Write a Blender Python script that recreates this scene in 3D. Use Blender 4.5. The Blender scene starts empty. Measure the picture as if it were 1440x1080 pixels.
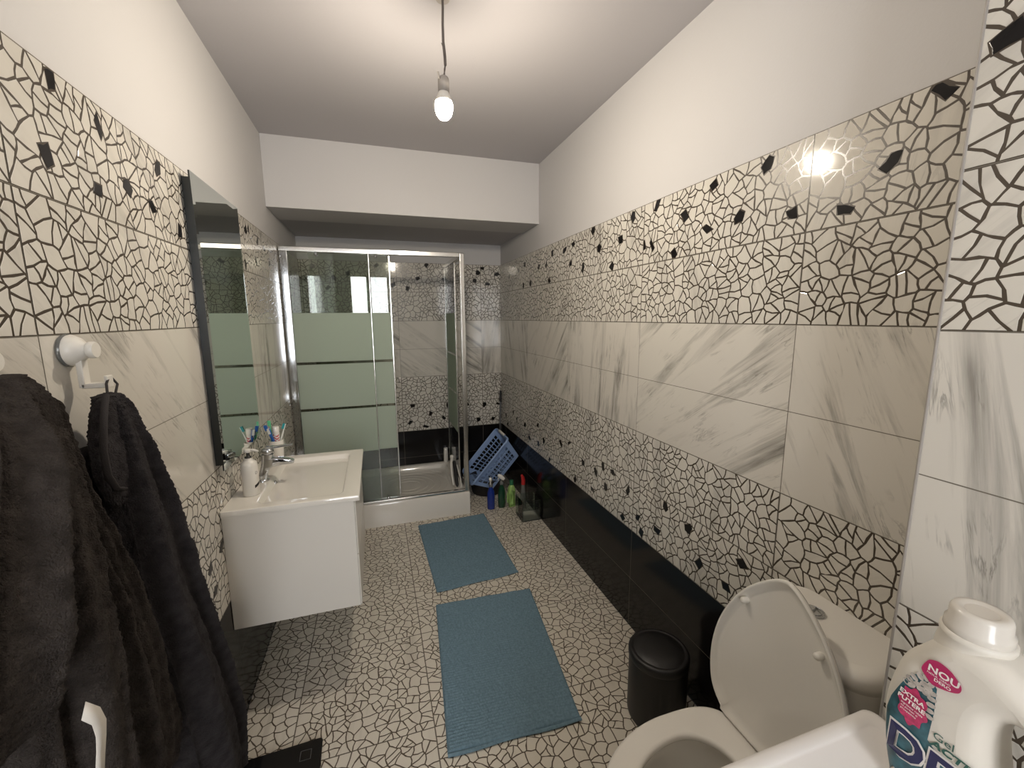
import bpy, math, random
from mathutils import Vector, Matrix, noise
PI = math.pi
sc = bpy.context.scene
# ------------------------------------------------------------------ camera
cam = bpy.data.cameras.new('camera'); camo = bpy.data.objects.new('camera', cam)
sc.collection.objects.link(camo); sc.camera = camo
R_ = Vector((0.95183, -0.30656, -0.00666)); U_ = Vector((0.05419, 0.14679, 0.98768)); F_ = Vector((0.30181, 0.94046, -0.15633))
M_ = Matrix((R_, U_, -F_)).transposed().to_4x4(); M_.translation = Vector((0, 0, 1.5271))
camo.matrix_world = M_
cam.sensor_width = 36; cam.lens = 593.82 / 1440 * 36; cam.clip_start = .02
# ------------------------------------------------------------------ world, exposure
w = bpy.data.worlds.new('world'); sc.world = w; w.use_nodes = True
w.node_tree.nodes['Background'].inputs[0].default_value = (0.02, 0.02, 0.022, 1)
sc.view_settings.view_transform = 'Standard'; sc.view_settings.look = 'None'
sc.view_settings.gamma = 1; sc.view_settings.use_curve_mapping = False
sc.view_settings.exposure = 0.66
sc.cycles.caustics_reflective = False; sc.cycles.caustics_refractive = False
sc.cycles.sample_clamp_indirect = 4
sc.cycles.max_bounces = 10; sc.cycles.transparent_max_bounces = 24
BULB = 500.0
# ------------------------------------------------------------------ room numbers
XL, XR, YB, YF, ZC = -0.5616, 1.1339, 3.870, -1.2, 2.570
YBEAM, ZBEAM = 2.905, 2.174
XBOX, YBOX = 0.897, 0.46

# ------------------------------------------------------------------ materials
def new_mat(name):
    m = bpy.data.materials.new(name); m.use_nodes = True
    return m, m.node_tree.nodes, m.node_tree.links, m.node_tree.nodes['Principled BSDF']
def simple(name, col, rough=.5, metal=0, coat=0, bump=0, bscale=60, spec=.5, vary=0, vscale=8, sss=0, trans=0):
    m, N, L, b = new_mat(name)
    b.inputs['Base Color'].default_value = (*col, 1); b.inputs['Roughness'].default_value = rough
    b.inputs['Metallic'].default_value = metal; b.inputs['Coat Weight'].default_value = coat
    b.inputs['Coat Roughness'].default_value = .08
    b.inputs['Specular IOR Level'].default_value = spec
    b.inputs['Transmission Weight'].default_value = trans
    if sss: b.inputs['Subsurface Weight'].default_value = sss; b.inputs['Subsurface Radius'].default_value = (.01,.01,.01)
    tc = N.new('ShaderNodeTexCoord')
    if vary:
        n = N.new('ShaderNodeTexNoise'); n.inputs['Scale'].default_value = vscale; n.inputs['Detail'].default_value = 5
        L.new(tc.outputs['Object'], n.inputs['Vector'])
        r = N.new('ShaderNodeMapRange'); r.inputs['From Min'].default_value = .3; r.inputs['From Max'].default_value = .7
        r.inputs['To Min'].default_value = 1 - vary; r.inputs['To Max'].default_value = 1 + vary
        L.new(n.outputs['Fac'], r.inputs['Value'])
        mx = N.new('ShaderNodeVectorMath'); mx.operation = 'SCALE'; mx.inputs[0].default_value = col
        L.new(r.outputs['Result'], mx.inputs['Scale']); L.new(mx.outputs[0], b.inputs['Base Color'])
    if bump:
        n = N.new('ShaderNodeTexNoise'); n.inputs['Scale'].default_value = bscale; n.inputs['Detail'].default_value = 4
        L.new(tc.outputs['Object'], n.inputs['Vector'])
        bp = N.new('ShaderNodeBump'); bp.inputs['Strength'].default_value = bump; bp.inputs['Distance'].default_value = .002 if bump < .9 else .006
        L.new(n.outputs['Fac'], bp.inputs['Height']); L.new(bp.outputs[0], b.inputs['Normal'])
    return m
def marble(name, base, dark, amount, rough):
    m, N, L, b = new_mat(name)
    uv = N.new('ShaderNodeUVMap'); uv.uv_map = 'UVMap'
    mp = N.new('ShaderNodeMapping'); mp.inputs['Scale'].default_value = (1.0, .10, 1)
    L.new(uv.outputs[0], mp.inputs['Vector'])
    def nz(scale, detail, dist, src):
        n = N.new('ShaderNodeTexNoise'); n.inputs['Scale'].default_value = scale; n.inputs['Detail'].default_value = detail; n.inputs['Roughness'].default_value = .62
        n.inputs['Distortion'].default_value = dist; L.new(src, n.inputs['Vector']); return n.outputs['Fac']
    def ramp(src, a, c, lo=0, hi=1):
        r = N.new('ShaderNodeMapRange'); r.inputs['From Min'].default_value = a; r.inputs['From Max'].default_value = c
        r.inputs['To Min'].default_value = lo; r.inputs['To Max'].default_value = hi; L.new(src, r.inputs['Value']); return r.outputs['Result']
    def math_(op, a, c):
        x = N.new('ShaderNodeMath'); x.operation = op
        for i, v in enumerate((a, c)):
            if isinstance(v, (int, float)): x.inputs[i].default_value = v
            else: L.new(v, x.inputs[i])
        return x.outputs[0]
    streak = ramp(nz(11, 9, .7, mp.outputs[0]), .50, .68)
    mask = ramp(nz(2.4, 2, .3, uv.outputs[0]), .42, .62)
    v = nz(20, 6, 1.0, mp.outputs[0]); vein = ramp(math_('ABSOLUTE', math_('SUBTRACT', v, .5), 0), .0, .022, 1, 0)
    vm = ramp(nz(5, 3, .2, uv.outputs[0]), .5, .66)
    fac = math_('MULTIPLY', math_('ADD', math_('MULTIPLY', streak, math_('ADD', math_('MULTIPLY', mask, .75), .25)), math_('MULTIPLY', math_('MULTIPLY', vein, vm), .55)), amount)
    cl = N.new('ShaderNodeMix'); cl.data_type = 'RGBA'; cl.clamp_factor = True
    cl.inputs['A'].default_value = (*base, 1); cl.inputs['B'].default_value = (*dark, 1)
    L.new(fac, cl.inputs['Factor']); L.new(cl.outputs['Result'], b.inputs['Base Color'])
    b.inputs['Roughness'].default_value = rough; b.inputs['Specular IOR Level'].default_value = .5
    return m
def glass_mat(name, tint, frost=None):
    # thin pane: clear sheet with a Fresnel sheen; frost = list of (z0,z1) etched bands
    m, N, L, b = new_mat(name); N.remove(b)
    out = N['Material Output']
    tr = N.new('ShaderNodeBsdfTransparent'); tr.inputs[0].default_value = (*tint, 1)
    gl = N.new('ShaderNodeBsdfGlossy'); gl.inputs['Roughness'].default_value = .01; gl.inputs['Color'].default_value = (1,1,1,1)
    fr = N.new('ShaderNodeFresnel'); fr.inputs['IOR'].default_value = 1.45
    base = tr.outputs[0]
    if frost:
        df = N.new('ShaderNodeBsdfDiffuse'); df.inputs[0].default_value = (.66,.74,.64,1)
        tl = N.new('ShaderNodeBsdfTranslucent'); tl.inputs[0].default_value = (.66,.74,.64,1)
        a = N.new('ShaderNodeMixShader'); a.inputs[0].default_value = .45; L.new(df.outputs[0], a.inputs[1]); L.new(tl.outputs[0], a.inputs[2])
        t2 = N.new('ShaderNodeBsdfTransparent'); t2.inputs[0].default_value = (.75,.85,.78,1)
        a2 = N.new('ShaderNodeMixShader'); a2.inputs[0].default_value = .86; L.new(t2.outputs[0], a2.inputs[1]); L.new(a.outputs[0], a2.inputs[2])
        g = N.new('ShaderNodeNewGeometry'); sp = N.new('ShaderNodeSeparateXYZ'); L.new(g.outputs['Position'], sp.inputs[0])
        def cmp(lo, hi):
            x = N.new('ShaderNodeMath'); x.operation = 'GREATER_THAN'; L.new(sp.outputs['Z'], x.inputs[0]); x.inputs[1].default_value = lo
            y = N.new('ShaderNodeMath'); y.operation = 'LESS_THAN'; L.new(sp.outputs['Z'], y.inputs[0]); y.inputs[1].default_value = hi
            z = N.new('ShaderNodeMath'); z.operation = 'MULTIPLY'; L.new(x.outputs[0], z.inputs[0]); L.new(y.outputs[0], z.inputs[1]); return z.outputs[0]
        f = None
        for lo, hi in frost:
            c = cmp(lo, hi)
            if f is None: f = c
            else:
                s = N.new('ShaderNodeMath'); s.operation = 'ADD'; L.new(f, s.inputs[0]); L.new(c, s.inputs[1]); f = s.outputs[0]
        mx = N.new('ShaderNodeMixShader'); L.new(f, mx.inputs[0]); L.new(tr.outputs[0], mx.inputs[1]); L.new(a2.outputs[0], mx.inputs[2]); base = mx.outputs[0]
    fm = N.new('ShaderNodeMixShader')
    if frost:
        inv = N.new('ShaderNodeMath'); inv.operation = 'SUBTRACT'; inv.inputs[0].default_value = 1; L.new(f, inv.inputs[1])
        mu = N.new('ShaderNodeMath'); mu.operation = 'MULTIPLY'; L.new(inv.outputs[0], mu.inputs[0]); L.new(fr.outputs[0], mu.inputs[1]); L.new(mu.outputs[0], fm.inputs[0])
    else: L.new(fr.outputs[0], fm.inputs[0])
    L.new(base, fm.inputs[1]); L.new(gl.outputs[0], fm.inputs[2])
    L.new(fm.outputs[0], out.inputs['Surface']); return m
def emit(name, col, s):
    m, N, L, b = new_mat(name); b.inputs['Base Color'].default_value = (.8,.8,.8,1)
    b.inputs['Emission Color'].default_value = (*col, 1); b.inputs['Emission Strength'].default_value = s; return m

TB = (.63, .595, .53)
MAT = dict(
    paint=simple('white_wall_paint', (.575,.56,.55), .9, bump=.15, bscale=140, spec=.15),
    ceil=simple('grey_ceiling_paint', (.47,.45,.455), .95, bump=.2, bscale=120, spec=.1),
    marble=marble('glazed_marble_tile', TB, (.22,.205,.18), 1.3, .08),
    piece=marble('glazed_mosaic_tile', TB, (.34,.32,.29), .75, .07),
    grout=simple('brown_mosaic_line', (.065,.050,.036), .25),
    joint=simple('tile_joint', (.16,.14,.11), .8),
    black=simple('black_glazed_tile', (.009,.008,.008), .13, spec=.28),
    floorp=marble('floor_mosaic_piece', (.68,.63,.54), (.42,.38,.32), .5, .35),
    floorg=simple('floor_mosaic_line', (.085,.062,.038), .5),
    ceramic=simple('white_ceramic', (.74,.71,.65), .08, spec=.5, coat=.3),
    lacquer=simple('white_lacquer', (.78,.745,.68), .25),
    chrome=simple('chrome', (.60,.62,.64), .09, metal=1),
    alu=simple('polished_aluminium', (.70,.69,.66), .22, metal=1),
    mirror=simple('mirror_silver', (.70,.74,.71), .004, metal=1),
    darkedge=simple('dark_mirror_edge', (.012,.014,.012), .35),
    glass=glass_mat('clear_glass', (.80,.83,.79)),
    acryl=glass_mat('clear_acrylic', (.86,.90,.87)),
    frost=glass_mat('etched_glass', (.80,.83,.79), [(.584,.900),(.918,1.219),(1.237,1.563)]),
    plastic_w=simple('white_plastic', (.72,.69,.63), .35),
    towel=simple('charcoal_terry', (.042,.035,.031), .95, spec=.1, bump=1.0, bscale=420, vary=.35, vscale=40),
    towel2=simple('charcoal_terry_cool', (.042,.038,.040), .95, spec=.1, bump=1.0, bscale=420, vary=.3, vscale=40),
    hem=simple('charcoal_hem', (.05,.045,.045), .9, spec=.1, bump=.6, bscale=600),
    label_w=simple('care_label_cloth', (.60,.56,.50), .8),
    inkgrey=simple('grey_print', (.2,.2,.2), .8),
    mat_blue=simple('blue_grey_chenille', (.165,.255,.315), .95, spec=.1, bump=.8, bscale=260, vary=.16, vscale=90),
    blackp=simple('black_plastic', (.009,.008,.008), .45),
    rubber=simple('black_rubber', (.012,.012,.012), .6),
    basket=simple('blue_basket_plastic', (.26,.37,.60), .4),
    blueliq=simple('blue_bottle', (.012,.035,.25), .15, coat=.5),
    greenliq=simple('dark_green_bottle', (.008,.05,.025), .15, coat=.5),
    limeliq=simple('light_green_bottle', (.38,.60,.18), .3),
    greencap=simple('green_cap', (.02,.15,.06), .4),
    red=simple('red_plastic', (.55,.03,.03), .35),
    clearp=simple('clear_grey_bottle', (.30,.30,.28), .15, trans=.5),
    blackglass=simple('black_glass', (.006,.006,.007), .06, coat=1),
    appliance=simple('white_enamel', (.70,.67,.64), .22),
    bottle=simple('white_bottle_plastic', (.66,.62,.55), .4, sss=.1),
    cap_t=simple('milky_cap_plastic', (.62,.58,.52), .2, sss=.2),
    teal=simple('teal_print', (.03,.10,.125), .35, vary=.5, vscale=60),
    navy=simple('navy_print', (.01,.012,.07), .3),
    magenta=simple('magenta_print', (.40,.02,.10), .35),
    flower=simple('pink_flower_print', (.45,.03,.11), .4, vary=.3, vscale=200),
    rope=simple('beige_braid_print', (.42,.38,.34), .5, vary=.3, vscale=150),
    white_i=simple('white_print', (.75,.72,.68), .4),
    greenink=simple('dark_green_print', (.02,.09,.07), .4),
    cable=simple('grey_cable', (.12,.10,.09), .6),
    socket=simple('grey_lamp_socket', (.33,.30,.27), .5),
    bulb=emit('glowing_bulb', (1.0,.89,.74), BULB),
    pane=emit('daylit_pane', (.94,.96,1.0), 10.5),
    tb_blue=simple('blue_brush', (.02,.12,.42), .35), tb_teal=simple('teal_brush', (.02,.28,.30), .35),
    tb_green=simple('green_brush', (.10,.45,.22), .35), paste_red=simple('red_stripe', (.5,.04,.06), .4),
    bristle=simple('white_bristle', (.7,.7,.66), .8), pole=simple('grey_pole', (.16,.16,.16), .3, metal=.6),
)
# ------------------------------------------------------------------ mesh helpers
class MB:
    def __init__(s): s.v = []; s.f = []; s.m = []; s.sm = []; s.uv = {}
    def add(s, vs, fs, mat=0, smooth=False, uvs=None):
        o = len(s.v); s.v.extend(tuple(v) for v in vs)
        for i, f in enumerate(fs):
            if uvs: s.uv[len(s.f)] = [uvs[k] for k in f]
            s.f.append(tuple(o + k for k in f)); s.m.append(mat); s.sm.append(smooth)
        return s
    def xform(s, M):
        s.v = [tuple(M @ Vector(v)) for v in s.v]; return s
    def box(s, c, d, mat=0, M=None):
        x, y, z = (k / 2 for k in d)
        vs = [Vector((a*x, b*y, e*z)) for a in (-1,1) for b in (-1,1) for e in (-1,1)]
        if M: vs = [M @ v for v in vs]
        vs = [v + Vector(c) for v in vs]
        return s.add(vs, [(0,1,3,2),(4,6,7,5),(0,4,5,1),(2,3,7,6),(0,2,6,4),(1,5,7,3)], mat)
    def loft(s, rings, mat=0, smooth=True, cap0=True, cap1=True, closed=True):
        n = len(rings[0]); vs = [p for r in rings for p in r]; fs = []
        for i in range(len(rings)-1):
            for j in range(n if closed else n-1):
                k = (j+1) % n; fs.append((i*n+j, i*n+k, (i+1)*n+k, (i+1)*n+j))
        s.add(vs, fs, mat, smooth)
        if cap0: s.add(rings[0], [tuple(range(n))[::-1]], mat)
        if cap1: s.add(rings[-1], [tuple(range(n))], mat)
        return s
    def lathe(s, prof, c=(0,0,0), M=None, seg=32, mat=0, smooth=True, cap0=True, cap1=True, sx=1, sy=1):
        rings = []
        for r, z in prof:
            ring = [Vector((r*sx*math.cos(2*PI*k/seg), r*sy*math.sin(2*PI*k/seg), z)) for k in range(seg)]
            if M: ring = [M @ v for v in ring]
            rings.append([v + Vector(c) for v in ring])
        return s.loft(rings, mat, smooth, cap0, cap1)
    def tube(s, pts, r, seg=12, mat=0, closed=False, sx=1, sy=1):
        pts = [Vector(p) for p in pts]; n = len(pts); rings = []; prev = None
        for i, p in enumerate(pts):
            if closed: t = pts[(i+1) % n] - pts[i-1]
            else: t = pts[min(i+1, n-1)] - pts[max(i-1, 0)]
            t.normalize()
            a = prev if prev else (Vector((0,0,1)) if abs(t.z) < .9 else Vector((1,0,0)))
            b = t.cross(a).normalized(); a = b.cross(t).normalized(); prev = a
            rr = r[i] if isinstance(r, (list, tuple)) else r
            rings.append([p + (a*math.cos(2*PI*k/seg)*sx + b*math.sin(2*PI*k/seg)*sy)*rr for k in range(seg)])
        if closed: rings.append(rings[0])
        return s.loft(rings, mat, True, not closed, not closed)
def link(name, mb, mats, parent=None, bevel=0, seg=3, **props):
    me = bpy.data.meshes.new(name)
    off = Vector(parent['_o']) if parent is not None and '_o' in parent else Vector((0,0,0))
    me.from_pydata([tuple(Vector(v) - off) for v in mb.v], [], mb.f)
    for m in (mats if isinstance(mats, (list, tuple)) else [mats]): me.materials.append(MAT[m])
    for p, mi, sm in zip(me.polygons, mb.m, mb.sm): p.material_index = mi; p.use_smooth = sm
    if mb.uv:
        uv = me.uv_layers.new(name='UVMap')
        for i, p in enumerate(me.polygons):
            if i in mb.uv:
                for li, c in zip(p.loop_indices, mb.uv[i]): uv.data[li].uv = c
    me.update()
    o = bpy.data.objects.new(name, me); sc.collection.objects.link(o)
    if parent is not None: o.parent = parent
    if bevel:
        b = o.modifiers.new('bevel', 'BEVEL'); b.width = bevel; b.segments = seg; b.limit_method = 'ANGLE'; b.angle_limit = math.radians(40)
        for p in me.polygons: p.use_smooth = True
        wn = o.modifiers.new('wn', 'WEIGHTED_NORMAL'); wn.keep_sharp = True
    for k, v in props.items(): o[k] = v
    if parent is not None and '_o' in parent: o['_o'] = parent['_o']
    return o
def thing(name, loc, label, cat, group=None):
    o = bpy.data.objects.new(name, None); sc.collection.objects.link(o); o.location = loc; o.empty_display_size = .05
    o['label'] = label; o['category'] = cat; o['_o'] = tuple(loc)
    if group: o['group'] = group
    return o
def curve_mesh(splines, extrude, bevel=0, res=3, offset=None):
    cu = bpy.data.curves.new('outline', 'CURVE'); cu.dimensions = '2D'; cu.fill_mode = 'BOTH'
    for pts in splines:
        sp = cu.splines.new('POLY'); sp.points.add(len(pts)-1); sp.use_cyclic_u = True
        for i, (x, y) in enumerate(pts): sp.points[i].co = (x, y, 0, 1)
    cu.extrude = extrude; cu.bevel_depth = bevel; cu.bevel_resolution = res; cu.offset = -bevel if offset is None else offset
    return curve_to(cu)
def curve_to(cu):
    o = bpy.data.objects.new('tmp', cu); sc.collection.objects.link(o)
    bpy.context.view_layer.update()
    me = bpy.data.meshes.new_from_object(o.evaluated_get(bpy.context.evaluated_depsgraph_get()))
    vs = [v.co.copy() for v in me.vertices]; fs = [tuple(p.vertices) for p in me.polygons]
    bpy.data.objects.remove(o); bpy.data.curves.remove(cu); bpy.data.meshes.remove(me)
    return vs, fs
def text_mesh(s, size, extrude=.0001, offset=0, shear=0, bold=1.0):
    cu = bpy.data.curves.new('writing', 'FONT'); cu.body = s; cu.size = size; cu.extrude = extrude; cu.offset = offset; cu.shear = shear
    cu.resolution_u = 3
    vs, fs = curve_to(cu)
    return [Vector((v.x*bold, v.y, v.z)) for v in vs], fs

# ------------------------------------------------------------------ tiles
def clip(poly, n, d):       # keep n.p <= d
    out = []
    for i in range(len(poly)):
        a, b = poly[i], poly[(i+1) % len(poly)]
        da = n[0]*a[0]+n[1]*a[1]-d; db = n[0]*b[0]+n[1]*b[1]-d
        if da <= 0: out.append(a)
        if da*db < 0:
            t = da/(da-db); out.append((a[0]+(b[0]-a[0])*t, a[1]+(b[1]-a[1])*t))
    return out
def area(p): return .5*sum(p[i][0]*p[(i+1)%len(p)][1]-p[(i+1)%len(p)][0]*p[i][1] for i in range(len(p)))
def inset(poly, g):
    out = poly
    for i in range(len(poly)):
        a, b = poly[i], poly[(i+1) % len(poly)]
        ex, ey = b[0]-a[0], b[1]-a[1]; l = math.hypot(ex, ey)
        if l < 1e-6: continue
        n = (ey/l, -ex/l)      # outward for ccw
        out = clip(out, n, n[0]*a[0]+n[1]*a[1]-g)
        if len(out) < 3: return []
    # drop near-duplicate points
    o2 = []
    for p in out:
        if not o2 or math.hypot(p[0]-o2[-1][0], p[1]-o2[-1][1]) > .0008: o2.append(p)
    if len(o2) > 2 and math.hypot(o2[0][0]-o2[-1][0], o2[0][1]-o2[-1][1]) < .0008: o2.pop()
    return o2 if len(o2) > 2 and area(o2) > 2e-5 else []
def design(seed, W, H, cell=.043, split=.72):
    rnd = random.Random(seed); nx, ny = round(W/cell), round(H/cell); pts = []
    for i in range(nx):
        for j in range(ny):
            pts.append(((i+.5+rnd.uniform(-.48,.48))*W/nx, (j+.5+rnd.uniform(-.48,.48))*H/ny))
    polys = []
    for i, p in enumerate(pts):
        poly = [(0,0),(W,0),(W,H),(0,H)]
        for j, q in enumerate(pts):
            if i == j or abs(p[0]-q[0]) > cell*3.4 or abs(p[1]-q[1]) > cell*3.4: continue
            n = (q[0]-p[0], q[1]-p[1]); poly = clip(poly, n, n[0]*(p[0]+q[0])/2+n[1]*(p[1]+q[1])/2)
            if len(poly) < 3: break
        if len(poly) < 3: continue
        a = area(poly)
        if a > 8e-4 and rnd.random() < split:
            cx = sum(v[0] for v in poly)/len(poly); cy = sum(v[1] for v in poly)/len(poly)
            # split across the long direction
            far = max(poly, key=lambda v: (v[0]-cx)**2+(v[1]-cy)**2); th = math.atan2(far[1]-cy, far[0]-cx)+rnd.uniform(-.45,.45)
            n = (math.cos(th), math.sin(th)); d0 = n[0]*cx+n[1]*cy
            ds = [d0] if a < 2.6e-3 else [d0-.009, d0+.009]
            rest = poly
            for d in ds:
                polys.append(clip(rest, n, d)); rest = clip(rest, (-n[0],-n[1]), -d)
            polys.append(rest)
        else: polys.append(poly)
    return [p for p in polys if len(p) > 2]
def warp(u, v, W, H):
    k = min(1, min(u, W-u, v, H-v)/.02); k = max(0, k)
    return (u + k*.0019*math.sin(v*170+u*35+1.3), v + k*.0019*math.sin(u*150-v*40+.7))
def emit_piece(mb, poly, P, g, mat, uvf, W, H, h=.0004):
    q = inset(poly, g)
    if not q: return
    q2 = []
    for i in range(len(q)):
        a, b = q[i], q[(i+1) % len(q)]; q2.append(a)
        if math.hypot(a[0]-b[0], a[1]-b[1]) > .018: q2.append(((a[0]+b[0])/2, (a[1]+b[1])/2))
    q2 = [warp(u, v, W, H) for u, v in q2]
    cx = sum(a[0] for a in q2)/len(q2); cy = sum(a[1] for a in q2)/len(q2)
    r = sum(math.hypot(a[0]-cx, a[1]-cy) for a in q2)/len(q2); k = 1-min(.3, .0011/r)
    inn = [(cx+(a[0]-cx)*k, cy+(a[1]-cy)*k) for a in q2]; n = len(q2)
    vs = [P(u, v, .00005) for u, v in q2] + [P(u, v, h) for u, v in inn]
    uvs = [uvf(u, v) for u, v in q2] + [uvf(u, v) for u, v in inn]
    mb.add(vs, [tuple(range(n, 2*n))] + [(i, (i+1) % n, n+(i+1) % n, n+i) for i in range(n)], mat, False, uvs)
def inpoly(poly, x, y):
    s = True
    for i in range(len(poly)):
        a, b = poly[i], poly[(i+1) % len(poly)]
        if (b[0]-a[0])*(y-a[1])-(b[1]-a[1])*(x-a[0]) < 0: return False
    return s
TW, TH = .745, .25
DES = [design(s, TW, TH) for s in (3, 8, 21, 34)]
# material slots of tiled walls
WALLM = ['joint', 'grout', 'piece', 'marble', 'black', 'paint']
def tiled(mb, O, ud, nd, u0, u1, j0, blacks, rows=8, seed=1):
    """O + ud*u + z up; nd = inward normal; tile joints at j0 + k*TW; blacks = points (u, z) of black pieces"""
    O = Vector(O); ud = Vector(ud); nd = Vector(nd); flip = ud.cross(Vector((0,0,1))).dot(nd) < 0
    def quad(a, b, z0, z1, h, mat, uvf=None):
        vs = [O+ud*a+nd*h+Vector((0,0,z0)), O+ud*b+nd*h+Vector((0,0,z0)), O+ud*b+nd*h+Vector((0,0,z1)), O+ud*a+nd*h+Vector((0,0,z1))]
        uvs = [uvf(a, z0), uvf(b, z0), uvf(b, z1), uvf(a, z1)] if uvf else None
        mb.add(vs, [(0,3,2,1) if flip else (0,1,2,3)], mat, False, uvs)
    quad(u0, u1, 0, rows*TH, -.0006, 0)
    k0 = math.floor((u0-j0)/TW)
    k = k0
    while j0+k*TW < u1:
        a = j0+k*TW; ca, cb = max(a, u0), min(a+TW, u1)
        if cb-ca > .004:
            for r in range(rows):
                z0 = r*TH; rnd = random.Random(seed*1000+k*17+(r//2)*5)
                ang = rnd.uniform(-.5, .15) if rnd.random() < .6 else rnd.uniform(.5, 1.0)
                du, dv = rnd.uniform(0, 9), rnd.uniform(0, 9); ca_, sa_ = math.cos(ang), math.sin(ang)
                uvf = lambda u, v: (u*ca_+v*sa_+du, -u*sa_+v*ca_+dv)
                e = .0011
                if r < 2: quad(ca+e, cb-e, z0+e, z0+TH-e, 0, 4)
                elif r in (4, 5): quad(ca+e, cb-e, z0+e, z0+TH-e, 0, 3, uvf)
                else:
                    quad(ca+e, cb-e, z0+e, z0+TH-e, 0, 1)
                    d = DES[(k*2+r+seed) % 4]; fl = (k+seed) % 2
                    P = lambda u, v, h: O+ud*(a+u)+nd*h+Vector((0,0,z0+v))
                    bl = [(x-a, z-z0) for x, z in blacks if a <= x < a+TW and z0 <= z < z0+TH]
                    for poly in d:
                        q = [(TW-x, y) for x, y in poly][::-1] if fl else poly
                        if ca > a+1e-6: q = clip(q, (-1,0), -(ca-a))
                        if cb < a+TW-1e-6 and len(q) > 2: q = clip(q, (1,0), cb-a)
                        if len(q) < 3: continue
                        emit_piece(mb, q, P, .0023, 2, lambda u, v: uvf(a+u, z0+v), TW, TH)
                    for x, y in bl:      # black pieces
                        rb = random.Random(int(x*977+y*5351+k*13)); n = rb.choice((4,4,5)); a0 = rb.uniform(0, 6.28); sq = rb.uniform(.62, 1.0); th = rb.uniform(0, 3.14)
                        pl = []
                        for i in range(n):
                            aa = a0+(i+rb.uniform(-.22,.22))*2*PI/n; rr = .0265*rb.uniform(.85,1.12); px, py = rr*math.cos(aa)/math.sqrt(sq), rr*math.sin(aa)*sq
                            pl.append((x+px*math.cos(th)-py*math.sin(th), y+px*math.sin(th)+py*math.cos(th)))
                        for nn, dd in (((-1,0), -(max(ca-a,0)+.0015)), ((1,0), cb-a-.0015), ((0,-1), -.0015), ((0,1), TH-.0015)):
                            if len(pl) > 2: pl = clip(pl, nn, dd)
                        if len(pl) < 3 or area(pl) < 1e-4: continue
                        m_ = len(pl); vs = [P(u, v, .0006) for u, v in pl]; mb.add(vs, [tuple(range(m_))], 1, False, [uvf(a+u, z0+v) for u, v in pl])
                        inn = inset(pl, .0024)
                        if inn: emit_piece(mb, pl, lambda u, v, h: P(u, v, h+.0006), .0024, 4, lambda u, v: uvf(a+u, z0+v), TW, TH)
        k += 1
RU = [(0.71,1.87),(0.63,1.98),(0.8,1.79),(0.94,1.81),(1.04,1.97),(1.13,1.84),(1.25,1.97),(1.27,1.83),(1.39,1.9),(1.56,1.98),(1.58,1.82),(1.64,1.83),(1.44,1.77),(1.73,1.97),(1.83,1.89),(1.9,1.77),(2.03,1.88),(2.1,1.98),(2.21,1.8),(2.37,1.84),(2.34,1.95),(2.46,1.93),(2.65,1.94),(2.75,1.88),(2.89,1.88),(3.19,1.93),(3.34,1.9),(3.59,1.87),(3.22,1.77),(3.06,1.78),(2.7,1.77)]
RL = [(1.01,0.7),(1.07,0.58),(1.27,0.7),(1.2,0.59),(1.41,0.73),(1.6,0.59),(1.69,0.69),(1.46,0.6),(1.57,0.53),(1.83,0.73),(1.93,0.73),(1.73,0.53),(1.9,0.62),(2.04,0.55),(2.01,0.67),(2.16,0.67),(2.26,0.53),(2.35,0.74),(2.48,0.7),(2.67,0.52),(2.78,0.63),(2.89,0.58),(2.9,0.72),(3.08,0.57),(3.19,0.65),(3.5,0.69),(3.72,0.61),(3.67,0.54),(3.4,0.65)]
LU = [(1.11,1.98),(1.06,1.83),(1.25,1.95),(1.21,1.81),(1.34,1.85),(1.46,1.83),(1.52,1.95),(1.62,1.8),(2.39,1.95),(2.45,1.96),(2.6,1.93),(2.73,1.91),(2.33,1.78),(2.53,1.82),(2.83,1.84),(3.34,1.97),(3.5,1.85)]
LL = [(1.53,0.71),(1.4,0.69),(1.55,0.62),(1.33,0.72),(1.64,0.73),(2.73,0.7),(2.88,0.63),(1.2,.6)]
BU = [(-0.46,1.95),(-0.3,1.86),(-0.19,1.9),(0.04,1.97),(0.46,1.98),(0.38,1.87),(0.61,1.86),(0.17,1.81),(0.29,1.78),(0.92,1.93),(0.96,1.97),(1.1,1.92),(0.89,1.86),(-0.35,1.78),(1.01,1.83)]
BL = [(0.29,0.74),(0.45,0.65),(0.26,0.58),(0.61,0.72),(0.57,0.6),(0.4,0.53),(0.96,0.7),(0.9,0.56),(1.05,0.56),(0.79,0.71),(1.1,0.7),(0.78,0.61)]
TZ = 8*TH
def paint_quad(mb, a, b, z0, z1, mat=5):
    a = Vector(a); b = Vector(b); mb.add([a+Vector((0,0,z0)), b+Vector((0,0,z0)), b+Vector((0,0,z1)), a+Vector((0,0,z1))], [(0,1,2,3)], mat)
S = 'structure'
mb = MB(); tiled(mb, (XR,0,0), (0,1,0), (-1,0,0), YBOX, YB, .90, RU+RL, seed=1)
paint_quad(mb, (XR+.006,YBOX,0), (XR+.006,YB+.02,0), 0, ZC)
mb.box((XR+.003, (YBOX+YB)/2, TZ-.0008), (.006, YB-YBOX, .0016), 0)
link('wall_right', mb, WALLM, kind=S)
mb = MB(); tiled(mb, (XBOX,0,0), (0,1,0), (-1,0,0), YF, YBOX, YBOX-TW, [(.43,1.925),(.3,1.8),(.38,.6)], seed=2)
tiled(mb, (0,YBOX,0), (1,0,0), (0,1,0), XBOX, XR, XBOX, [], seed=5)
paint_quad(mb, (XBOX+.006,YF,0), (XBOX+.006,YBOX-.006,0), 0, ZC); paint_quad(mb, (XBOX+.006,YBOX-.006,0), (XR+.006,YBOX-.006,0), 0, ZC)
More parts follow.
